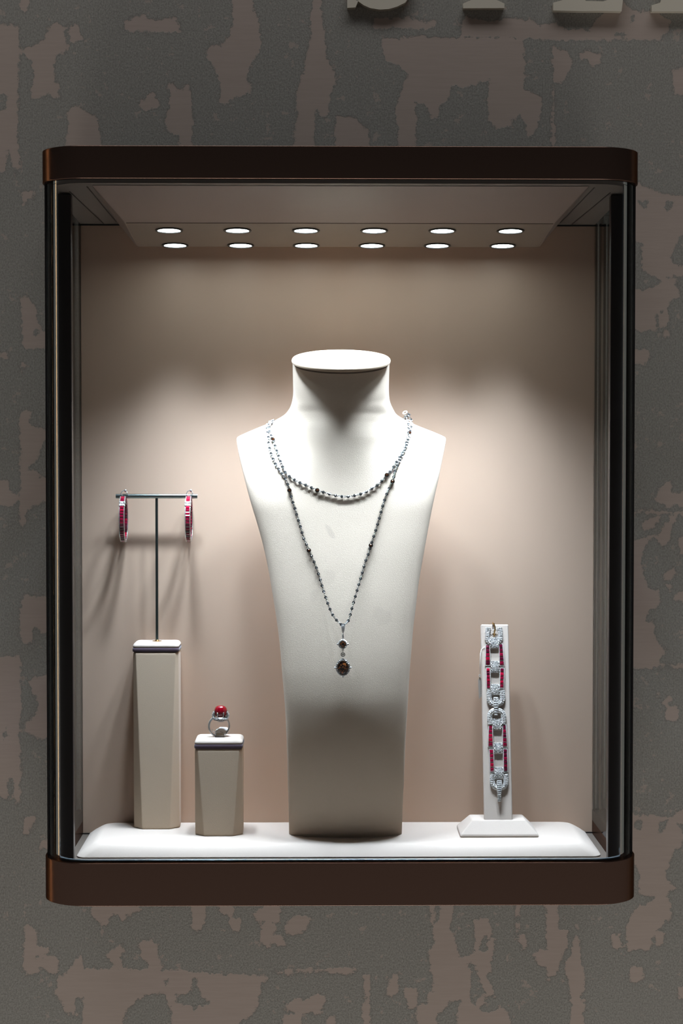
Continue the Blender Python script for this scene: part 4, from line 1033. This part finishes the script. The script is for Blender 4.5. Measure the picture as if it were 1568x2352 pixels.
def buckle(cx, y0, y1, hw, arm, up_open, h=0.0032):
    """U link: two arms joined by a rounded end; up_open: arms point up"""
    m_ = MB(); n = 30; L_ = []
    H_ = y1-y0; rx_ = hw-arm/2; ry_ = min(H_*0.55, rx_*1.05)
    cyp = (y1-arm/2-ry_) if up_open else (y0+arm/2+ry_)
    for i in range(12): L_.append((cx-rx_*(0.90+0.10*min(1, i/7)), (y0 if up_open else y1)*(1-i/12) + cyp*(i/12)))
    for i in range(n+1):
        a = math.pi + math.pi*i/n if True else 0
        dx_, dy_ = math.cos(a), (-math.sin(a) if up_open else math.sin(a))
        # squarish curve
        p_ = 0.75; dx_ = math.copysign(abs(dx_)**p_, dx_); dy_ = math.copysign(abs(dy_)**p_, dy_)
        L_.append((cx + rx_*dx_, cyp + ry_*dy_))
    for i in range(11, -1, -1): L_.append((cx+rx_*(0.90+0.10*min(1, i/7)), (y0 if up_open else y1)*(1-i/12) + cyp*(i/12)))
    g = MB(); rg = []
    for i, (a, b_) in enumerate(L_):
        a1, b1 = L_[min(i+1, len(L_)-1)]; a2, b2 = L_[max(i-1, 0)]; d = Vector((a1-a2, b1-b2)); d.normalize(); nx_, ny_ = -d.y, d.x
        w_ = arm/2
        rg.append([up(a+nx_*w_, b_+ny_*w_, 0.0004), up(a+nx_*w_, b_+ny_*w_, h*0.7), up(a+nx_*w_*0.4, b_+ny_*w_*0.4, h), up(a-nx_*w_*0.4, b_-ny_*w_*0.4, h), up(a-nx_*w_, b_-ny_*w_, h*0.7), up(a-nx_*w_, b_-ny_*w_, 0.0004)])
    m_.loft(rg, True); pb = m_.build('buckle_link', M_SETTING, BR, smooth='angle')
    acc = 9
    for i in range(1, len(L_)):
        seg = math.hypot(L_[i][0]-L_[i-1][0], L_[i][1]-L_[i-1][1]); acc += seg
        if acc >= 3.3:
            acc = 0; a, b_ = L_[i]; a1, b1 = L_[i-1]; d = Vector((a-a1, b_-b1)); d.normalize(); nx_, ny_ = -d.y, d.x
            for k in (-1, 0, 1):
                hh = h + 0.0001 - 0.0007*abs(k); Nn = (UN + (UX*nx_ - UZ*ny_)*k*0.55 + UX*rnd.uniform(-.2, .2) + UZ*rnd.uniform(-.2, .2)).normalized(); X2 = Nn.cross(UZ).normalized(); Z2 = X2.cross(Nn)
                g.gem(up(a+nx_*arm*0.31*k, b_+ny_*arm*0.31*k, hh), X2, Z2, Nn, 2.0*U, 2.0*U, 0.0006, 6, 0.5)
    go = g.build('pave_diamonds', M_DIA, None); go.parent = pb
def ruby_bar(xt0, xt1, xb0, xb1, y0, y1, n=5, h=0.0030):
    m_ = MB(); hc = lambda t_: h*(0.55 + 0.45*math.sin(math.pi*(0.1+0.8*t_)))
    for s in (0, 1):
        rg = []
        for i in range(9):
            t_ = i/8; yy = y0+(y1-y0)*t_; xa = (xt0+(xb0-xt0)*t_) if s == 0 else (xt1+(xb1-xt1)*t_)
            rg.append([up(xa-0.7, yy, 0.0003), up(xa-0.7, yy, hc(t_)+0.0002), up(xa+0.7, yy, hc(t_)+0.0002), up(xa+0.7, yy, 0.0003)])
        m_.loft(rg, True)
    for t_ in (0, 1):
        yy = y0 if t_ == 0 else y1; xa, xb = (xt0, xt1) if t_ == 0 else (xb0, xb1)
        m_.loft([[up(xa, yy-1, 0.0003), up(xa, yy-1, hc(t_)), up(xa, yy+1, hc(t_)), up(xa, yy+1, 0.0003)], [up(xb, yy-1, 0.0003), up(xb, yy-1, hc(t_)), up(xb, yy+1, hc(t_)), up(xb, yy+1, 0.0003)]], True)
    bar = m_.build('ruby_bar', M_SETTING, BR, smooth='angle')
    for i in range(n):
        ta, tb_ = (i+0.06)/n, (i+0.94)/n
        q = MB()
        def corner(t_, side, hh, k=0.0):
            tm = (ta+tb_)/2; t2 = t_ + (tm-t_)*k; yy = y0+1+(y1-y0-2)*t2; xa, xb = xt0+(xb0-xt0)*t2+0.8, xt1+(xb1-xt1)*t2-0.8
            xm = (xa+xb)/2; x_ = xa if side == 0 else xb; x_ += (xm-x_)*k
            return up(x_, yy, hc(t2)+hh)
        q.loft([[corner(ta,0,-0.0016), corner(ta,1,-0.0016), corner(tb_,1,-0.0016), corner(tb_,0,-0.0016)],
                [corner(ta,0,-0.0001), corner(ta,1,-0.0001), corner(tb_,1,-0.0001), corner(tb_,0,-0.0001)],
                [corner(ta,0,0.0004,.3), corner(ta,1,0.0004,.3), corner(tb_,1,0.0004,.3), corner(tb_,0,0.0004,.3)],
                [corner(ta,0,0.0006,.55), corner(ta,1,0.0006,.55), corner(tb_,1,0.0006,.55), corner(tb_,0,0.0006,.55)]], True)
        qo = q.build('ruby', rnd.choice((M_RUBY, M_RUBY2, M_RUBY, M_RUBY3)), None); qo.parent = bar
def baguette_bar(xc, y0, y1, hwt, hwb, n, h=0.0048):
    xcf = (lambda t_: xc) if not isinstance(xc, tuple) else (lambda t_: xc[0]+(xc[1]-xc[0])*t_)
    m_ = MB(); rg = []
    prof_w = lambda t_: (hwt + (hwb-hwt)*t_)*(0.82+0.18*math.sin(math.pi*min(1, t_*1.6))) 
    hc = lambda t_: h*(0.45+0.55*math.sin(math.pi*(0.12+0.7*t_)))
    for i in range(13):
        t_ = i/12; yy = y0+(y1-y0)*t_; w_ = prof_w(t_)
        rg.append([up(xcf(t_)-w_, yy, 0.0005), up(xcf(t_)-w_, yy, hc(t_)), up(xcf(t_)+w_, yy, hc(t_)), up(xcf(t_)+w_, yy, 0.0005)])
    m_.loft(rg, True); pb = m_.build('baguette_bar', M_SETTING, BR, smooth='angle')
    for i in range(n):
        ta, tb_ = (i+0.10)/n, (i+0.90)/n; w_ = prof_w((ta+tb_)/2)*0.86; q = MB()
        tm = (ta+tb_)/2
        f_ = lambda t_, s, hh, k: up(xcf(tm)+s*w_*(1-0.3*k), y0+(y1-y0)*(t_+(tm-t_)*k), hc(tm)+hh)
        q.loft([[f_(ta,-1,0,0), f_(ta,1,0,0), f_(tb_,1,0,0), f_(tb_,-1,0,0)], [f_(ta,-1,0.0007,.5), f_(ta,1,0.0007,.5), f_(tb_,1,0.0007,.5), f_(tb_,-1,0.0007,.5)]], True)
        qo = q.build('baguette_diamond', M_DIA, None); qo.parent = pb
buckle(1133.5, 1441, 1484, 20.5, 11.5, True)
mb = MB(); mb.tube([up(1124, 1447.3, 0.0026), up(1134, 1447.6, 0.0030), up(1143, 1447, 0.0026)], 0.00045, 7); mb.build('hinge_pin', M_SILVER, BR, smooth=True)
block(1124.5, 1145, 1464, 1491)
ruby_bar(1115, 1124, 1114.5, 1125.8, 1480.5, 1528.5); ruby_bar(1145.5, 1154, 1147, 1157.6, 1478.5, 1529.5)
block(1127, 1146.3, 1518, 1546)
ruby_bar(1116, 1125, 1117.5, 1126, 1533.5, 1583, 6); ruby_bar(1148, 1157.5, 1147.4, 1156.5, 1534, 1582, 5)
block(1127, 1147, 1571.5, 1598)
buckle(1138.3, 1585.5, 1624, 21.5, 12.5, True)
buckle(1140.0, 1626, 1663.5, 21.8, 12, False)
baguette_bar(1138.5, 1601, 1643.5, 6.5, 5.0, 8)
block(1131, 1151.8, 1651, 1678)
ruby_bar(1122, 1130.5, 1120.5, 1132, 1664.5, 1716); ruby_bar(1154, 1161.5, 1154, 1164.7, 1664, 1716.5)
block(1133.8, 1153.8, 1706, 1732)
ruby_bar(1123, 1133, 1125.5, 1134.5, 1720.6, 1773.7); ruby_bar(1155.5, 1164.5, 1156.5, 1165.7, 1720, 1773.5, 6)
block(1135.5, 1155.8, 1762, 1790)
buckle(1146, 1778, 1815.5, 21.8, 12, True)
baguette_bar((1146, 1146.5), 1792, 1841.5, 6.8, 5.0, 11, 0.0060)

# ------------------------------------------------------------------ price tag on a thread
TG = empty('price_tag', tuple(at_y(1102, 1556, UB.y+0.03)), 'small folded paper price tag on thread beside the bracelet', 'price tag')
ty = up(1112, 1556).y + 0.002
mb = MB(); cn_ = [at_y(a, b_, ty) for a, b_ in ((1097.5, 1561), (1100.5, 1556), (1105.5, 1557), (1105.5, 1600), (1099.5, 1606))]
mb.loft([cn_, [p + Vector((0.0002, 0.0008, 0)) for p in cn_]], True); mb.build('tag_card', M_PAPER, TG)
mb = MB(); 
for k in range(9):
    c_ = at_y(1104, 1560.5+4*k, ty-0.0002); mb.box(-0.00015, 0.00015, -0.0001, 0.0001, -0.0004, 0.0004, Matrix.Translation(c_))
mb.build('tag_print', M_INK, TG)
mb = MB(); th_ = [up(1114.5, 1485, 0.0012), up(1110, 1487, 0.0008), up(1105.5, 1491, 0.0004), at_y(1103, 1500, ty-0.003), at_y(1102, 1530, ty-0.002), at_y(1102, 1557, ty)]
mb.tube(th_, 0.00028, 6); mb.torus(at_y(1101.5, 1552, ty-0.0006), (1,0,0), (0,0,1), 0.0008, 0.0014, 0.0003); mb.build('thread', M_WHITE, TG, smooth=True)
